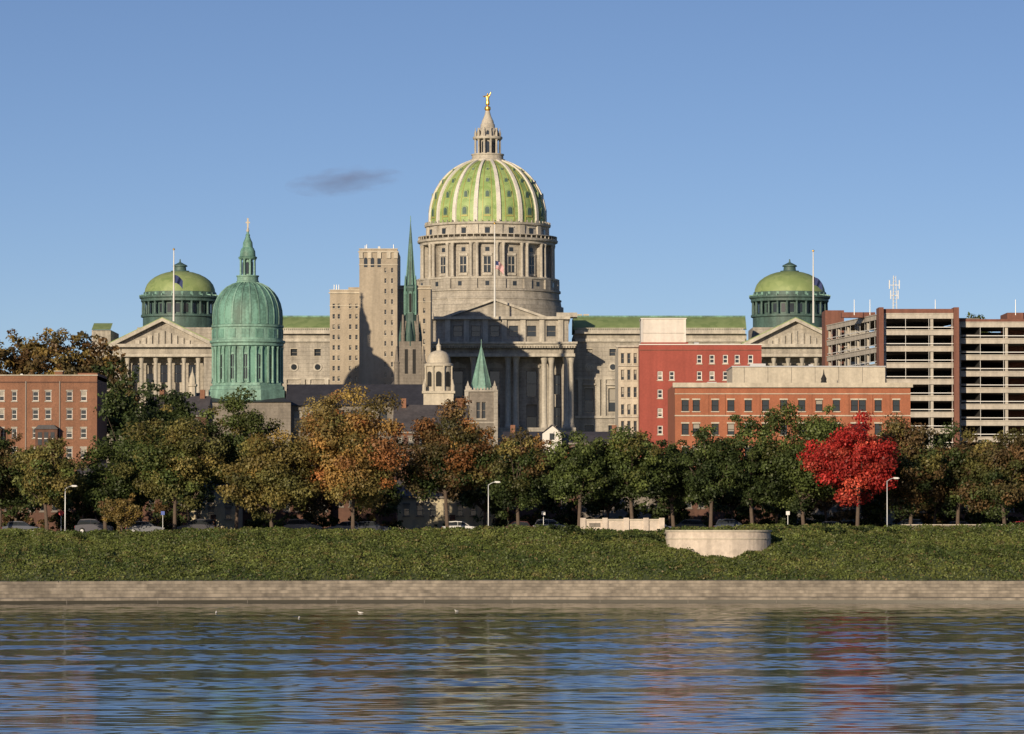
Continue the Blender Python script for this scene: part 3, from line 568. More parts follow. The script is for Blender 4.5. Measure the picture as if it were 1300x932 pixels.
# ------------------------------------------------------------ leaves
def leafobj(name,C,Nn,size,col,parent=None,origin=(0,0,0)):
    n=len(C); Nn=Nn/(np.linalg.norm(Nn,axis=1,keepdims=True)+1e-9)
    r=rng.normal(size=(n,3)); t=np.cross(Nn,r); t/=np.linalg.norm(t,axis=1,keepdims=True)+1e-9; b=np.cross(Nn,t)
    sz=size[:,None]; w=rng.uniform(.45,.8,(n,1))
    V=np.empty((n,4,3)); V[:,0]=C-t*sz; V[:,1]=C-b*sz*w+t*sz*.15; V[:,2]=C+t*sz; V[:,3]=C+b*sz*w+t*sz*.15
    V-=np.array(origin); me=bpy.data.meshes.new(name)
    me.vertices.add(n*4); me.vertices.foreach_set('co',V.reshape(-1).astype(np.float32))
    me.loops.add(n*4); me.loops.foreach_set('vertex_index',np.arange(n*4,dtype=np.int32))
    me.polygons.add(n); me.polygons.foreach_set('loop_start',np.arange(0,n*4,4,dtype=np.int32))
    me.update(calc_edges=True)
    at=me.color_attributes.new('Col','FLOAT_COLOR','POINT'); cc=np.ones((n,4,4),np.float32); cc[:,:,:3]=col[:,None,:]; at.data.foreach_set('color',cc.reshape(-1))
    me.materials.append(LEAF); ob=bpy.data.objects.new(name,me); SC.collection.objects.link(ob)
    if parent: ob.parent=parent
    else: ob.location=origin
    return ob
def crown(cx,cy,zb,zt,rx,ry,top,bot,dens=1.0,lsz=.2,K=None,mixn=.25):
    cz=zb+(zt-zb)*.44; K=K or int(66+rx*8); ph=rng.uniform(0,6.28,6)
    C=[];NN=[];SZ=[];CO=[];cl=[]
    for k in range(K):
        v=rng.normal(size=3); v/=np.linalg.norm(v)
        az=math.atan2(v[1],v[0]); lump=1+.14*sin(3*az+ph[0])+.13*sin(2*az+5*v[2]+ph[1])+.11*sin(6*v[2]+4*az+ph[2])
        rr=rng.random()**.4; cr=rng.uniform(.11,.29)*min(rx,(zt-zb)/2)
        R=np.array([rx-cr*.5,ry-cr*.5,((zt-cz) if v[2]>0 else (cz-zb))-cr*.5])
        p=np.array([cx,cy,cz])+v*R*rr*lump
        p[2]=min(p[2],zt-cr*.4); cl.append((p,cr))
        n=int(dens*6.0*(cr/lsz)**2)+3
        u=rng.normal(size=(n,3)); u/=np.linalg.norm(u,axis=1,keepdims=True); rad=rng.uniform(.4,1.2,n)[:,None]
        c=p+u*cr*rad*np.array([1.15,1.15,.78]); C.append(c); NN.append(u*1.0+rng.normal(size=(n,3))*.6+np.array([0,0,.25])); SZ.append(rng.uniform(.6,1.25,n)*lsz)
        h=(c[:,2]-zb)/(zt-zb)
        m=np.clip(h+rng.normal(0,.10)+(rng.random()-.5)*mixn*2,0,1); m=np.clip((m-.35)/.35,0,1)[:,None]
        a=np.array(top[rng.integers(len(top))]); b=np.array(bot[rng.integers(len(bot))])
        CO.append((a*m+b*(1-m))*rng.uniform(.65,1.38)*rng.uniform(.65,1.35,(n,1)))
    return np.concatenate(C),np.concatenate(NN),np.concatenate(SZ),np.concatenate(CO),cl
def tree(name,px,pt,pb,w,d,top,bot,dens=1.0,lsz=.2,trunkr=.22,mixn=.25):
    s=S(d); cx=X(px,d); zt=Z(pt,d); zb=Z(pb,d); rx=w*s/2*1.1; g=gz(d); zt+=.04*(zt-zb)
    C,NN,SZ,CO,cl=crown(cx,d,zb,zt,rx,rx*.9,top,bot,dens,lsz,mixn=mixn)
    A=Asset(name); t=A.part('trunk_and_limbs',BARK); zf=zb+(zt-zb)*.12
    if zf<g+.8: zf=g+.8
    lean=rng.uniform(-.3,.3); f=(cx+lean,d,zf)
    t.tube((cx,d,g-.3),(cx,d,g+.5),trunkr*1.5,trunkr*1.05,8); t.tube((cx,d,g+.45),f,trunkr*1.05,trunkr*.85,8)
    for i in rng.permutation(len(cl))[:16]:
        p,cr=cl[i]; mid=(f[0]*.45+p[0]*.55+rng.uniform(-.3,.3),f[1]*.45+p[1]*.55,f[2]*.55+p[2]*.45+.3)
        t.tube((f[0],f[1],f[2]-rng.uniform(0,.5)),mid,trunkr*.5,trunkr*.3,6); t.tube(mid,tuple(p),trunkr*.3,trunkr*.08,5)
    e=A.finish((cx,d,g)); leafobj('leaves',C,NN,SZ,CO,parent=e,origin=(cx,d,g))
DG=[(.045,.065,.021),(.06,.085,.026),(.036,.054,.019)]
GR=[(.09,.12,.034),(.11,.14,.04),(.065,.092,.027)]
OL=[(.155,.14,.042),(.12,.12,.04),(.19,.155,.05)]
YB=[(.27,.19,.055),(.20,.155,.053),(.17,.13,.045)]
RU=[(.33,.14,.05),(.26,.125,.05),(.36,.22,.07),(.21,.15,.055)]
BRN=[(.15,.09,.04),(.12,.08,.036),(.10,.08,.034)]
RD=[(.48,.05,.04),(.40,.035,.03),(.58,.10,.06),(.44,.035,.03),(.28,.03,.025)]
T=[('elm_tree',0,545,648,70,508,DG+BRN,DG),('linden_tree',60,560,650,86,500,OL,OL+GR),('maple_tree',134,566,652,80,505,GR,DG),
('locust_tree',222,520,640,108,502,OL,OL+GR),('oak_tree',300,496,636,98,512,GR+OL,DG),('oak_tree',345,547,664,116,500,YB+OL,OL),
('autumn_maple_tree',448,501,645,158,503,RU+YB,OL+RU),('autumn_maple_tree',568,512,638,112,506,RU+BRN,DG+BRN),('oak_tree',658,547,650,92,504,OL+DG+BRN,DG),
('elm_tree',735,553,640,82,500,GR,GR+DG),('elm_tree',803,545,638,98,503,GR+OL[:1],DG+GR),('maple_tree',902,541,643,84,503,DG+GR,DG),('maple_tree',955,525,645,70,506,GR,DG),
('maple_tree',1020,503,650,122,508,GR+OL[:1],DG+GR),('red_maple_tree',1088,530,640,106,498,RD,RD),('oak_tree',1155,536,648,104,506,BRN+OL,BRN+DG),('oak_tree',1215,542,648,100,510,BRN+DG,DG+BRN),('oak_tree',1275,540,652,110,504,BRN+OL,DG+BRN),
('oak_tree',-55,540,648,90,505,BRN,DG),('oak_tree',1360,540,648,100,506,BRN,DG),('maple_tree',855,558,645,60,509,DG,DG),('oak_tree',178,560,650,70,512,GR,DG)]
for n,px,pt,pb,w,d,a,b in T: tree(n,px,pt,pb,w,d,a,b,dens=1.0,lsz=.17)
for px,pt,w,c1,c2 in((20,590,90,BRN,DG),(105,590,80,DG,DG),(180,492,92,DG,DG),(240,560,60,DG,DG),(400,575,90,DG,BRN),(480,580,70,BRN,DG),(615,570,80,BRN,DG),(690,575,80,DG,DG),(770,580,90,DG,DG),(850,575,80,GR,DG),(930,575,80,DG,DG),(985,575,80,DG,DG),(1050,570,80,DG,BRN),(1120,560,80,BRN,DG),(1185,570,90,DG,BRN),(1245,560,90,BRN,DG),(1310,565,90,BRN,DG)):
    tree('street_tree',px,pt,656,w*1.1,531,c1,c2,dens=.75,lsz=.23,trunkr=.18)
tree('ornamental_tree',155,628,672,50,494,YB+[(.17,.10,.05)],YB,lsz=.11,trunkr=.1,dens=.8)
def mass(name,d,items,lsz,dens):
    Cs=[crown(X(px,d),d+dy,Z(pb,d),Z(pt,d),w*S(d)/2,w*S(d)/2,a,b,dens,lsz) for px,pt,pb,w,dy,a,b in items]
    C,NN,SZ,CO=[np.concatenate([c[i] for c in Cs]) for i in range(4)]
    A=Asset(name); t=A.part('trunks',BARK)
    for px,pt,pb,w,dy,a,b in items: t.tube((X(px,d),d+dy,gz(d)-.5),(X(px,d),d+dy,Z((pt+pb)/2,d)),.35,.2,7)
    e=A.finish((X(items[0][0],d),d,gz(d))); leafobj('leaves',C,NN,SZ,CO,parent=e,origin=(X(items[0][0],d),d,gz(d)))
mass('distant_trees',720,[(-20,418,520,80,0,BRN+YB,BRN),(22,416,520,75,4,BRN+YB,BRN),(70,413,520,80,0,YB+BRN,BRN),(112,416,520,80,3,BRN+YB,BRN),(148,440,530,50,0,BRN+DG,DG)],.32,.8)
mass('distant_trees',600,[(205,486,560,60,0,DG,DG),(232,497,560,50,-6,DG,DG),(150,500,560,60,-5,DG,DG),(135,455,560,50,30,DG+BRN,DG)],.25,.8)
mass('distant_trees',590,[(640,560,610,90,0,BRN,DG),(720,566,610,90,0,RU,DG),(780,566,610,70,0,DG,DG),(600,550,610,60,0,RU,BRN),(682,545,600,40,14,RU,BRN),(840,560,610,60,0,GR,DG),(300,560,620,80,0,DG,DG),(410,565,620,80,0,DG,BRN),(480,570,620,80,0,DG,BRN)],.22,.8)
mass('distant_trees',1050,[(1235,394,470,60,0,GR,DG)],.35,.7)
# ------------------------------------------------------------ ground, bank, steps, water
def off(x):
    x=max(-90,min(90,x)); return -11*(x/58)**2 if x<0 else -6*(x/58)**2
def crest(x):
    t=(x+58)/116; return 7.25+.55*max(0,min(1,(t-.15)*1.3))
gm,nt,b=newmat('ground_grass')
tc=N(nt,'ShaderNodeTexCoord'); n1=N(nt,'ShaderNodeTexNoise',Scale=.15,Detail=8.0); nt.links.new(tc.outputs['Object'],n1.inputs['Vector'])
cr=N(nt,'ShaderNodeValToRGB'); cr.color_ramp.elements[0].color=(.04,.06,.016,1); cr.color_ramp.elements[1].color=(.09,.11,.035,1); cr.color_ramp.elements[0].position=.35; cr.color_ramp.elements[1].position=.65
nt.links.new(n1.outputs['Fac'],cr.inputs[0]); nt.links.new(cr.outputs[0],b.inputs['Base Color']); b.inputs['Roughness'].default_value=.95
prof=[(-4000,-3),(440,-3),(466,-1.5),(478,4.2),(490,7.0),(496.5,7.2),(497,7.08),(560,7.1),(650,10),(740,12.9),(830,15.8),(930,19),(1100,19),(2000,14),(9000,10)]
xs=[-6000,-1500,-400,-150,-60,0,60,150,400,1500,6000]
vs=[(x,y,z) for y,z in prof for x in xs]; nx=len(xs)
fs=[(j*nx+i,j*nx+i+1,(j+1)*nx+i+1,(j+1)*nx+i) for j in range(len(prof)-1) for i in range(nx-1)]
me=bpy.data.meshes.new('ground'); me.from_pydata(vs,[],fs); me.materials.append(gm); SC.collection.objects.link(bpy.data.objects.new('ground',me))
A=Asset('grass_bank'); m=A.part('bank_surface',gm); XS=np.linspace(-140,140,281); NT=26
ph=rng.uniform(0,6,8)
def bz(x,t):
    y=(467+off(x))*(1-t)+491*t; z=2.25*(1-t)+crest(x)*t
    bump=.20*sin(x*.7+ph[0])*sin(t*9+ph[1])+.14*sin(x*1.9+ph[2]+t*7)+.22*sin(x*.21+ph[3]+t*4)
    return y,z+.4*math.sin(min(t,1)*pi)+bump*min(1,t*6)*(1 if t<.98 else .6)
vs=[];fs=[]
for j in range(NT+2):
    for x in XS:
        if j<=NT: y,z=bz(x,j/NT)
        else: y,z=496,7.05
        vs.append((x,y,z))
n=len(XS)
for j in range(NT+1):
    for i in range(n-1): fs.append((j*n+i,j*n+i+1,(j+1)*n+i+1,(j+1)*n+i))
m.add(vs,fs)
e=A.finish((0,478,5))
NL=150000; xr=rng.uniform(-75,75,NL); tr_=rng.random(NL)**.8*1.05
pos=np.array([(x,*bz(x,t)) for x,t in zip(xr,tr_)])
NTf=1500; tx=rng.uniform(-75,75,NTf); tt=rng.random(NTf)**.8*1.03; TP=np.array([(x,*bz(x,t)) for x,t in zip(tx,tt)]); tr2=rng.uniform(.25,.75,NTf); tcol=rng.uniform(.55,1.55,NTf)
k=rng.integers(0,NTf,90000); u=rng.normal(size=(90000,3)); u/=np.linalg.norm(u,axis=1,keepdims=True); u[:,2]=abs(u[:,2])
tp=TP[k]+u*(tr2[k]*rng.uniform(.5,1,90000))[:,None]*np.array([1.3,1,.75])
patch=np.sin(xr*.55+3*tr_*4)*.4+np.sin(xr*.13+1+tr_*9)*.5+np.sin(xr*.31+2-tr_*14)*.4+rng.normal(0,.35,NL); pm=np.clip(patch*.5+.5,0,1)[:,None]
c1=np.array((.052,.08,.02)); c2=np.array((.14,.16,.042)); c3=np.array((.19,.15,.065)); CO=(c1*(1-pm)+c2*pm)*rng.uniform(.5,1.45,(NL,1))
bm=rng.random(NL)<.06; CO[bm]=c3*rng.uniform(.5,1.2,(bm.sum(),1))
tc2=(np.array((.11,.14,.037))*tcol[k][:,None])*rng.uniform(.6,1.3,(90000,1)); bm=(k%9==0); tc2[bm]=np.array((.17,.155,.055))*rng.uniform(.6,1.2,(bm.sum(),1))
pos[:,2]+=rng.uniform(-.02,.16,NL); nn=rng.normal(size=(NL,3))*.7+np.array([0,-.7,.5])
leafobj('ground_cover_leaves',np.concatenate([pos,tp]),np.concatenate([nn,u+rng.normal(size=(90000,3))*.5]),np.concatenate([rng.uniform(.08,.2,NL),rng.uniform(.06,.17,90000)]),np.concatenate([CO,tc2]),parent=e,origin=(0,478,5))
A=Asset('river_steps'); m=A.part('concrete_steps',STEP); P=[(0,-1),(0,.55),(1.3,.62),(1.3,.95),(1.9,.97),(1.9,1.28),(2.5,1.3),(2.5,1.6),(3.1,1.62),(3.1,1.92),(3.7,1.94),(3.7,2.25),(5.6,2.3),(5.6,1.0)]
XX=np.linspace(-140,140,141); vs=[];fs=[]
for x in XX:
    for a,z in P: vs.append((x,462+off(x)+a,z))
k=len(P)
for i in range(len(XX)-1):
    for j in range(k-1): fs.append((i*k+j,(i+1)*k+j,(i+1)*k+j+1,i*k+j+1))
m.add(vs,fs)
jt=A.part('expansion_joints',CONC_D)
for x in np.arange(-138,138,9.2):
    jt.box(x,x+.05,462+off(x)-.03,462+off(x)+.1,-.5,.56); jt.box(x,x+.05,465.68+off(x)-.01,465.78+off(x),1.95,2.255)
wl=A.part('wet_algae_band',plain('wet_algae',(.05,.045,.03),.4))
for i in range(len(XX)-1):
    x0,x1=XX[i],XX[i+1]; wl.quad((x0,461.985+off(x0),-.5),(x1,461.985+off(x1),-.5),(x1,461.985+off(x1),.3),(x0,461.985+off(x0),.3))
A.finish((0,464,0))
hx=rng.uniform(-60,60,30); Cw=[];Nw=[]
for x in hx:
    n_=int(rng.integers(20,110)); u=rng.normal(size=(n_,3)); Cw.append(np.array([x,466.2+off(x),2.35])+u*np.array([.6,.15,.12])); Nw.append(u+np.array([0,-.5,.5]))
Cw=np.concatenate(Cw);Nw=np.concatenate(Nw); leafobj('weeds',Cw,Nw,rng.uniform(.06,.14,len(Cw)),np.array((.06,.08,.025))*rng.uniform(.6,1.4,(len(Cw),1)),origin=(0,466,2.3))
# river: real wave geometry where it is seen
wm,nt,b=newmat('river_water')
b.inputs['Base Color'].default_value=(.02,.035,.036,1); b.inputs['Roughness'].default_value=.08; b.inputs['IOR'].default_value=1.33
gx=np.arange(-78,78.01,.42); gy=np.arange(150,473.01,.22); GX,GY=np.meshgrid(gx,gy)
def ssum(n,lx,ly,seed):
    r=np.random.default_rng(seed); o=np.zeros_like(GX)
    for i in range(n):
        o+=np.sin(GX*2*pi/r.uniform(*lx)*r.choice([-1,1])+GY*2*pi/r.uniform(*ly)+r.uniform(0,6.28)+1.3*np.sin(GX*.03+GY*.02+i))
    return o/math.sqrt(n/2)
mk_=ssum(9,(90,400),(10,45),3)*.85+ssum(8,(20,80),(4,11),4)*.3
mask=.22+.78/(1+np.exp(-mk_*3.0+.1))
far=np.clip((GY-380)/50,0,1); mask=mask*(1-far)+far*(.45+.15*np.clip(mk_,-1,1))
r_=np.random.default_rng(5); hgt=np.zeros_like(GX)
for i in range(46):
    lam=.95*(2.7/.95)**r_.random(); th=r_.normal(0,.55); kk=2*pi/lam
    hgt+=(.0125*lam/(2*pi))*np.sin(kk*(GX*math.sin(th)+GY*math.cos(th))+r_.uniform(0,6.28))
hgt*=mask
ny_,nx_=GX.shape; V=np.stack([GX,GY,hgt],-1).reshape(-1,3)
ii=np.arange(ny_*nx_).reshape(ny_,nx_); Q=np.stack([ii[:-1,:-1],ii[:-1,1:],ii[1:,1:],ii[1:,:-1]],-1).reshape(-1,4)
nb=len(V); ox=[(-4000,-2000),(4000,-2000),(4000,150),(-4000,150),(-4000,474),(-78,150),(-78,474),(gx[-1],150),(gx[-1],474),(4000,474)]
V=np.concatenate([V,np.array([(a,b_,-.002) for a,b_ in ox])]); Q=np.concatenate([Q,np.array([[nb,nb+1,nb+2,nb+3],[nb+3,nb+5,nb+6,nb+4],[nb+7,nb+2,nb+9,nb+8]])])
me=bpy.data.meshes.new('river'); me.vertices.add(len(V)); me.vertices.foreach_set('co',V.reshape(-1).astype(np.float32)); me.loops.add(Q.size); me.loops.foreach_set('vertex_index',Q.reshape(-1).astype(np.int32)); me.polygons.add(len(Q)); me.polygons.foreach_set('loop_start',np.arange(0,Q.size,4,dtype=np.int32)); me.polygons.foreach_set('use_smooth',[True]*len(Q)); me.update(calc_edges=True)
me.materials.append(wm); SC.collection.objects.link(bpy.data.objects.new('river_water',me))
def sheet(name,x0,x1,y0,y1,z,mat):
    me=bpy.data.meshes.new(name); me.from_pydata([(x0,y0,z),(x1,y0,z),(x1,y1,z),(x0,y1,z)],[],[(0,1,2,3)]); me.materials.append(mat); SC.collection.objects.link(bpy.data.objects.new(name,me))
sheet('road',-400,400,508,522,7.115,ASPH)
A=Asset('pavement'); A.part('slab',PAVE).box(-400,400,504,507.98,7.0,7.24); A.part('kerb',CONC).box(-400,400,507.98,508.2,7.0,7.245); A.part('far_slab',PAVE).box(-400,400,522.2,527,7.0,7.24); A.part('far_kerb',CONC).box(-400,400,522,522.2,7.0,7.245); A.finish((0,506,7.1))
A=Asset('lane_markings'); mk=A.part('paint',WHITE)
for i in range(-30,30): mk.quad((i*8,514.9,7.119),(i*8+3,514.9,7.119),(i*8+3,515.05,7.119),(i*8,515.05,7.119))
A.finish((0,515,7.12))
A=Asset('curved_overlook_wall'); m=A.part('wall',WALLSTONE); OY=481.5; cx=X(914,478); zt=Z(673,477)
def arc(m,R0,R1,z0,z1,cx,cy,a0=pi,a1=2*pi,n=28):
    for i in range(n):
        a=a0+(a1-a0)*i/n; b_=a0+(a1-a0)*(i+1)/n
        P=[(cx+r*1.12*cos(t),cy+r*.95*sin(t)) for r,t in((R1,a),(R1,b_),(R0,b_),(R0,a))]
        m.add([(*q,z0) for q in P]+[(*q,z1) for q in P],[(4,5,6,7),(0,1,5,4),(2,3,7,6)]+([(3,0,4,7)] if i==0 else [])+([(1,2,6,5)] if i==n-1 else []))
arc(m,4.7,5.1,3,zt-.9,cx,OY); arc(m,4.72,5.08,zt-.9,zt-.18,cx,OY); arc(A.part('coping',CREAM),4.6,5.22,zt-.18,zt,cx,OY); arc(A.part('band',CREAM),5.0,5.17,zt-1.0,zt-.88,cx,OY)
m.box(cx-5.6,cx+5.6,OY+.01,OY+8,3,zt-1.0); m.box(cx-5.65,cx-5.3,OY+.02,OY+7,3,zt-.2); m.box(cx+5.3,cx+5.65,OY+.02,OY+7,3,zt-.2); A.part('floor',PAVE).lathe(cx,OY,[(4.7,4),(4.7,zt-1.1)],24)
A.finish((cx,OY,5))
A=Asset('stone_parapet'); m=A.part('wall',WALLSTONE); m.box(X(738,491),X(842,491),491,491.4,6.5,Z(661,491)); A.part('coping',CREAM).box(X(737,491),X(843,491),490.9,491.5,Z(661,491),Z(659,491))
for p in(740,768,795,820,840): m.box(X(p,491)-.3,X(p,491)+.3,490.8,491.6,6.5,Z(657.5,491))
A.part('plaques',G_STONE_D).box(X(748,491),X(762,491),490.95,490.995,7.9,8.35); A.finish((X(790,491),491,7))
A=Asset('garden_wall'); m=A.part('wall',G_STONE_D); m.box(X(1145,500),X(1420,500),500.5,500.9,6.8,8.1); A.part('coping',CREAM).box(X(1144,500),X(1421,500),500.4,501,8.1,8.2); A.finish((X(1250,500),500,7))
def hedge(name,items,d,lsz=.11,K=34,ry=1.1):
    Cs=[crown(X(px,d+dy),d+dy,z0,z0+h,w*S(d)/2,ry,a,a,1.6,lsz,K=K) for px,dy,z0,h,w,a in items]
    C,NN,SZ,CO=[np.concatenate([c[i] for c in Cs]) for i in range(4)]
    leafobj(name,C,NN,SZ,CO,origin=(X(items[0][0],d),d,7))
H1=[(.035,.055,.018),(.05,.07,.022)]
hedge('hedge',[(p,rng.uniform(-1,1),6.2,rng.uniform(1.5,2.2),34,H1) for p in range(690,742,14)]+[(p,-3+rng.uniform(-1,1),5.8,rng.uniform(1.3,1.9),36,H1) for p in range(745,850,15)],488)
hedge('hedge',[(p,rng.uniform(-1,1),6.4,rng.uniform(1.4,2.0),34,H1) for p in range(985,1130,16)],488)
hedge('hedge',[(p,rng.uniform(-1,1),6.6,rng.uniform(.9,1.3),34,H1) for p in range(300,680,22)],496)
SHR=[p for p in range(-30,1340,21) if not(240<p<310 or 500<p<560 or 580<p<642)]
hedge('added_shrubs',[(p+rng.uniform(-6,6),rng.uniform(-3,2),6.8,rng.uniform(1.6,4.6),rng.uniform(30,48),(DG+BRN) if rng.random()<.5 else DG) for p in SHR],534,lsz=.17,K=30,ry=1.4)  # dark shrub row added to keep sunlit house fronts dark under the crowns
LENS=plain('lamp_lens',(.8,.8,.75),.2)
def lamp(px,pt,d=497,side=1):
    A=Asset('street_lamp'); cx=X(px,d); zt=Z(pt,d); m=A.part('pole',METAL); m.lathe(cx,d,[(.14,7),(.14,7.5),(.08,7.6),(.055,zt-.3)],10)
    a=(cx,d,zt-.35)
    for i in range(5):
        t=(i+1)/5; b_=(cx+side*.8*t,d,zt-.35+.35*sin(t*pi/2)); m.tube(a,b_,.045,.04,6); a=b_
    h=A.part('luminaire',MWHITE); hx=cx+side*1.05; h.add([(hx-.4,d-.13,zt-.05),(hx+.35,d-.1,zt-.05),(hx+.35,d+.1,zt-.05),(hx-.4,d+.13,zt-.05),(hx-.3,d-.08,zt+.1),(hx+.2,d-.06,zt+.08),(hx+.2,d+.06,zt+.08),(hx-.3,d+.08,zt+.1)],[(0,3,2,1),(4,5,6,7),(0,1,5,4),(1,2,6,5),(2,3,7,6),(3,0,4,7)])
    A.part('lens',LENS).box(hx-.25,hx+.2,d-.08,d+.08,zt-.1,zt-.052)
    A.finish((cx,d,7))
lamp(83,617); lamp(620,612); lamp(1126,607,d=493)
for px,dd,kind in((78,503.5,'red'),(207,506,'blue'),(1000,506,'white'),(690,506,'white')):
    A=Asset('road_sign'); cx=X(px,dd); A.part('post',METAL).tube((cx,dd,7.1),(cx,dd,9.7),.04,.04); mt=plain('sign_'+kind,{'red':(.5,.03,.03),'blue':(.05,.1,.4),'white':(.7,.7,.7)}[kind],.5)
    n=8 if kind=='red' else 4; r_=.3
    A.part('plate',mt).prism([(cx+r_*cos(2*pi*(i+.5)/n),9.5+r_*sin(2*pi*(i+.5)/n)) for i in range(n)],dd-.08,dd-.05); A.finish((cx,dd,7.1))
TAIL=plain('tail_light',(.4,.02,.02),.3)
def car(px,d,col,suv=False,flip=False,z=7.12):
    A=Asset('parked_car'); cx=X(px,d); f=-1 if flip else 1; h=1.18 if suv else 1.0
    pm=plain('car_paint',col,.28,.2); body=A.part('body',pm); gl=A.part('windows',GLASS); ty=A.part('wheels',TIRE); hb=A.part('hubcaps',METAL)
    def loft(m,secs):
        vs=[];k=len(secs[0][1])
        for yy,pts in secs: vs+=[(cx+f*x,d+yy,z+zz*h) for x,zz in pts]
        fs=[(j*k+i,j*k+(i+1)%k,(j+1)*k+(i+1)%k,(j+1)*k+i) for j in range(len(secs)-1) for i in range(k)]+[tuple(range(k))[::-1],tuple(range((len(secs)-1)*k,len(secs)*k))]
        m.add(vs,fs)
    P=[(-2.2,.28),(-2.25,.5),(-2.18,.82),(-1.5,.92),(-.5,.95),(.8,.93),(1.9,.78),(2.2,.62),(2.24,.35),(2.1,.22),(1.75,.22),(1.68,.48),(1.38,.62),(1.08,.48),(1.0,.22),(-1.0,.22),(-1.08,.48),(-1.38,.62),(-1.68,.48),(-1.75,.22)]
    Pi=[(x*.975,.22+(q-.22)*.97) for x,q in P]
    loft(body,[(-.88,Pi),(-.82,P),(.82,P),(.88,Pi)])
    bx=-2.0 if suv else -1.75
    Qi=[(bx+.05,.9),(bx+.4,1.3),(-.6,1.38),(.22,1.34),(.98,.9)]; Qs=[(bx+.05,.9),(bx+.1,.94),(-.6,.95),(.9,.94),(1.05,.9)]
    loft(gl,[(-.80,Qs),(-.62,Qi),(.62,Qi),(.80,Qs)])
    Rf=[(bx+.34,1.33),(bx+.42,1.42),(-.6,1.47),(.2,1.42),(.28,1.34)]; loft(body,[(-.62,Rf),(.62,Rf)])
    for x0,x1 in((.98,.24),(-.35,-.35),(bx+.1,bx+.4)):
        for sy in(-1,1): body.tube((cx+f*x0,d+sy*.79,z+.93*h),(cx+f*x1,d+sy*.63,z+1.38*h),.04,.04,4)
    for wx in(-1.38,1.38):
        for sy in(-.86,.66):
            vs=[];k=18
            for yy,r in((0,.30),(.03,.33),(.18,.33),(.2,.3)):
                vs+=[(cx+f*wx+r*cos(2*pi*i/k),d+sy+yy,z+.33+r*sin(2*pi*i/k)) for i in range(k)]
            ty.add(vs,[(j*k+i,j*k+(i+1)%k,(j+1)*k+(i+1)%k,(j+1)*k+i) for j in range(3) for i in range(k)]+[tuple(range(k)),tuple(range(3*k,4*k))[::-1]])
            discxz(hb,cx+f*wx,z+.33,.19,d+sy-.015,d+sy-.002,12)
    A.part('headlights',WHITE).box(min(cx+f*2.12,cx+f*2.23),max(cx+f*2.12,cx+f*2.23),d-.8,d-.5,z+.55*h,z+.68*h); A.part('tail_lights',TAIL).box(min(cx-f*2.14,cx-f*2.25),max(cx-f*2.14,cx-f*2.25),d-.8,d-.55,z+.6*h,z+.75*h)
    A.finish((cx,d,z))
for px,d,col,suv,fl in((185,511,(.15,.16,.18),False,False),(250,518,(.05,.05,.06),True,True),(385,511,(.06,.06,.08),True,False),(438,518,(.10,.10,.12),False,True),(472,511,(.03,.035,.05),False,False),(585,511,(.68,.68,.68),False,False),(655,518,(.08,.03,.03),False,True),(835,511,(.1,.12,.2),False,False),(872,518,(.04,.04,.04),True,True),(1060,518,(.12,.12,.14),False,False),(1150,511,(.05,.06,.08),True,True),(1222,518,(.1,.1,.12),False,False),(1290,511,(.5,.04,.04),False,True),(120,518,(.08,.08,.1),True,False),(28,511,(.08,.09,.12),False,False),(700,518,(.25,.25,.27),True,False),(930,511,(.06,.07,.1),True,False)):
    car(px,d,col,suv,fl)
def gull(px,py):
    d=ZC*F/(py-668); cx=X(px,d); me=bpy.data.meshes.new('gull')
    P=[(-.26,0,.10,.015),(-.16,0,.09,.05),(0,0,.08,.095),(.13,0,.10,.085),(.19,0,.17,.045),(.22,0,.23,.05),(.29,0,.225,.012)]
    me.from_pydata([p[:3] for p in P],[(i,i+1) for i in range(6)],[]); ob=bpy.data.objects.new('gull',me); SC.collection.objects.link(ob); ob.location=(cx,d,0); ob.rotation_euler=(0,0,rng.uniform(0,6))
    ob.modifiers.new('s','SKIN')
    for i,p in enumerate(P): me.skin_vertices[0].data[i].radius=(p[3],p[3])
    me.skin_vertices[0].data[2].use_root=True; sb=ob.modifiers.new('u','SUBSURF'); sb.levels=1; sb.render_levels=1; me.materials.append(WHITE)
for p in((275,779),(380,786),(458,779),(580,777)): gull(*p)
# ------------------------------------------------------------ cloud
cm=bpy.data.materials.new('shade_tinted_cloud'); cm.use_nodes=True; nt=cm.node_tree; nt.nodes.clear(); o=N(nt,'ShaderNodeOutputMaterial'); pv=N(nt,'ShaderNodeVolumePrincipled'); pv.inputs['Color'].default_value=(.50,.47,.66,1); pv.inputs['Anisotropy'].default_value=.1  # purple-grey puts the cloud's shaded look into the scatter colour
tc=N(nt,'ShaderNodeTexCoord'); mp=N(nt,'ShaderNodeMapping'); mp.inputs['Scale'].default_value=(.5,1,1.7); nt.links.new(tc.outputs['Object'],mp.inputs[0]); n=N(nt,'ShaderNodeTexNoise',Scale=.10,Detail=6.0); nt.links.new(mp.outputs[0],n.inputs['Vector'])
ln=N(nt,'ShaderNodeVectorMath',operation='LENGTH'); mp2=N(nt,'ShaderNodeMapping'); mp2.inputs['Scale'].default_value=(1/54,1/20,1/13); nt.links.new(tc.outputs['Object'],mp2.inputs[0]); nt.links.new(mp2.outputs[0],ln.inputs[0])
s1=N(nt,'ShaderNodeMath',operation='MULTIPLY_ADD'); s1.inputs[1].default_value=-.5; s1.inputs[2].default_value=.02; nt.links.new(ln.outputs['Value'],s1.inputs[0])
s2=N(nt,'ShaderNodeMath',operation='ADD'); nt.links.new(s1.outputs[0],s2.inputs[0]); nt.links.new(n.outputs['Fac'],s2.inputs[1])
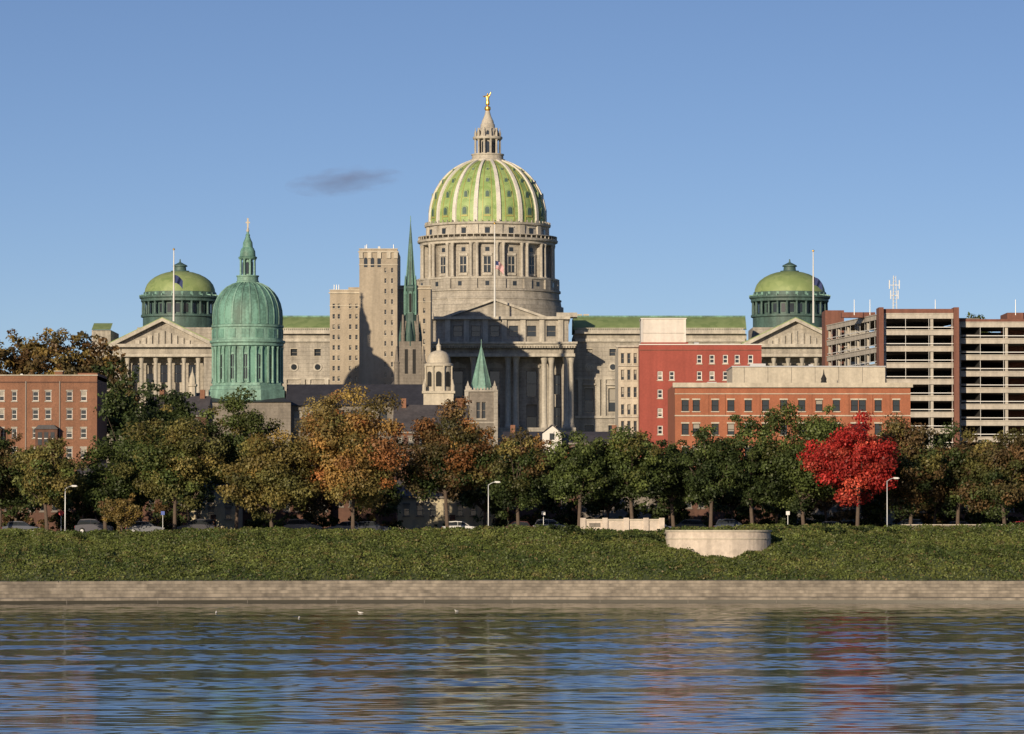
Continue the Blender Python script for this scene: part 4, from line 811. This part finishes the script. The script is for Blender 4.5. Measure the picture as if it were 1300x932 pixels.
s3=N(nt,'ShaderNodeMath',operation='MULTIPLY',use_clamp=True); s3.inputs[1].default_value=.055; nt.links.new(s2.outputs[0],s3.inputs[0]); nt.links.new(s3.outputs[0],pv.inputs['Density']); nt.links.new(pv.outputs[0],o.inputs['Volume'])
A=M(cm); A.lathe(0,0,[(max(math.sin(pi*i/12),.001),-math.cos(pi*i/12)) for i in range(13)],24); me=bpy.data.meshes.new('cloud'); me.from_pydata([(x*56,y*21,z*14) for x,y,z in A.v],[],A.f); me.materials.append(cm)
ob=bpy.data.objects.new('cloud',me); SC.collection.objects.link(ob); ob.location=(X(437,4000),4000,Z(230,4000)); ob.rotation_euler=(0,radians(-6),0)
# ------------------------------------------------------------ light, sky, camera
EL,AZ=radians(13.5),radians(24)
w=bpy.data.worlds.new('World'); SC.world=w; w.use_nodes=True; nt=w.node_tree; bg=nt.nodes['Background']; bg.inputs['Strength'].default_value=.115
sk=N(nt,'ShaderNodeTexSky'); sk.sky_type='NISHITA'; sk.sun_disc=False; sk.sun_elevation=EL; sk.sun_rotation=pi+AZ; sk.altitude=100; sk.air_density=1.0; sk.dust_density=.4; sk.ozone_density=3.0
tc=N(nt,'ShaderNodeTexCoord'); sp=N(nt,'ShaderNodeSeparateXYZ'); nt.links.new(tc.outputs['Generated'],sp.inputs[0])
ma=N(nt,'ShaderNodeMath',operation='MULTIPLY_ADD'); ma.inputs[1].default_value=2.3; ma.inputs[2].default_value=.008; nt.links.new(sp.outputs[2],ma.inputs[0])
cb=N(nt,'ShaderNodeCombineXYZ'); nt.links.new(sp.outputs[0],cb.inputs[0]); nt.links.new(sp.outputs[1],cb.inputs[1]); nt.links.new(ma.outputs[0],cb.inputs[2])
nm=N(nt,'ShaderNodeVectorMath',operation='NORMALIZE'); nt.links.new(cb.outputs[0],nm.inputs[0]); nt.links.new(nm.outputs[0],sk.inputs[0])
tn=N(nt,'ShaderNodeMix',data_type='RGBA',blend_type='MULTIPLY'); tn.inputs[0].default_value=1; tn.inputs[7].default_value=(.94,.87,.97,1); nt.links.new(sk.outputs[0],tn.inputs[6]); nt.links.new(tn.outputs[2],bg.inputs['Color'])
sl=bpy.data.lights.new('sun','SUN'); sl.energy=4.9; sl.angle=radians(.5); sl.color=(1.0,.82,.59); so=bpy.data.objects.new('sun',sl); SC.collection.objects.link(so)
v=Vector((sin(AZ)*cos(EL),cos(AZ)*cos(EL),-sin(EL))); so.rotation_euler=v.to_track_quat('-Z','Y').to_euler()
cam=bpy.data.cameras.new('camera'); cam.lens=36*F/1300; cam.sensor_width=36; cam.clip_end=20000; cam.clip_start=1; co=bpy.data.objects.new('camera',cam); SC.collection.objects.link(co); co.location=(0,0,ZC); co.rotation_euler=(radians(90)+TH,0,0); SC.camera=co
SC.view_settings.view_transform='Standard'; SC.view_settings.look='None'; SC.view_settings.exposure=0
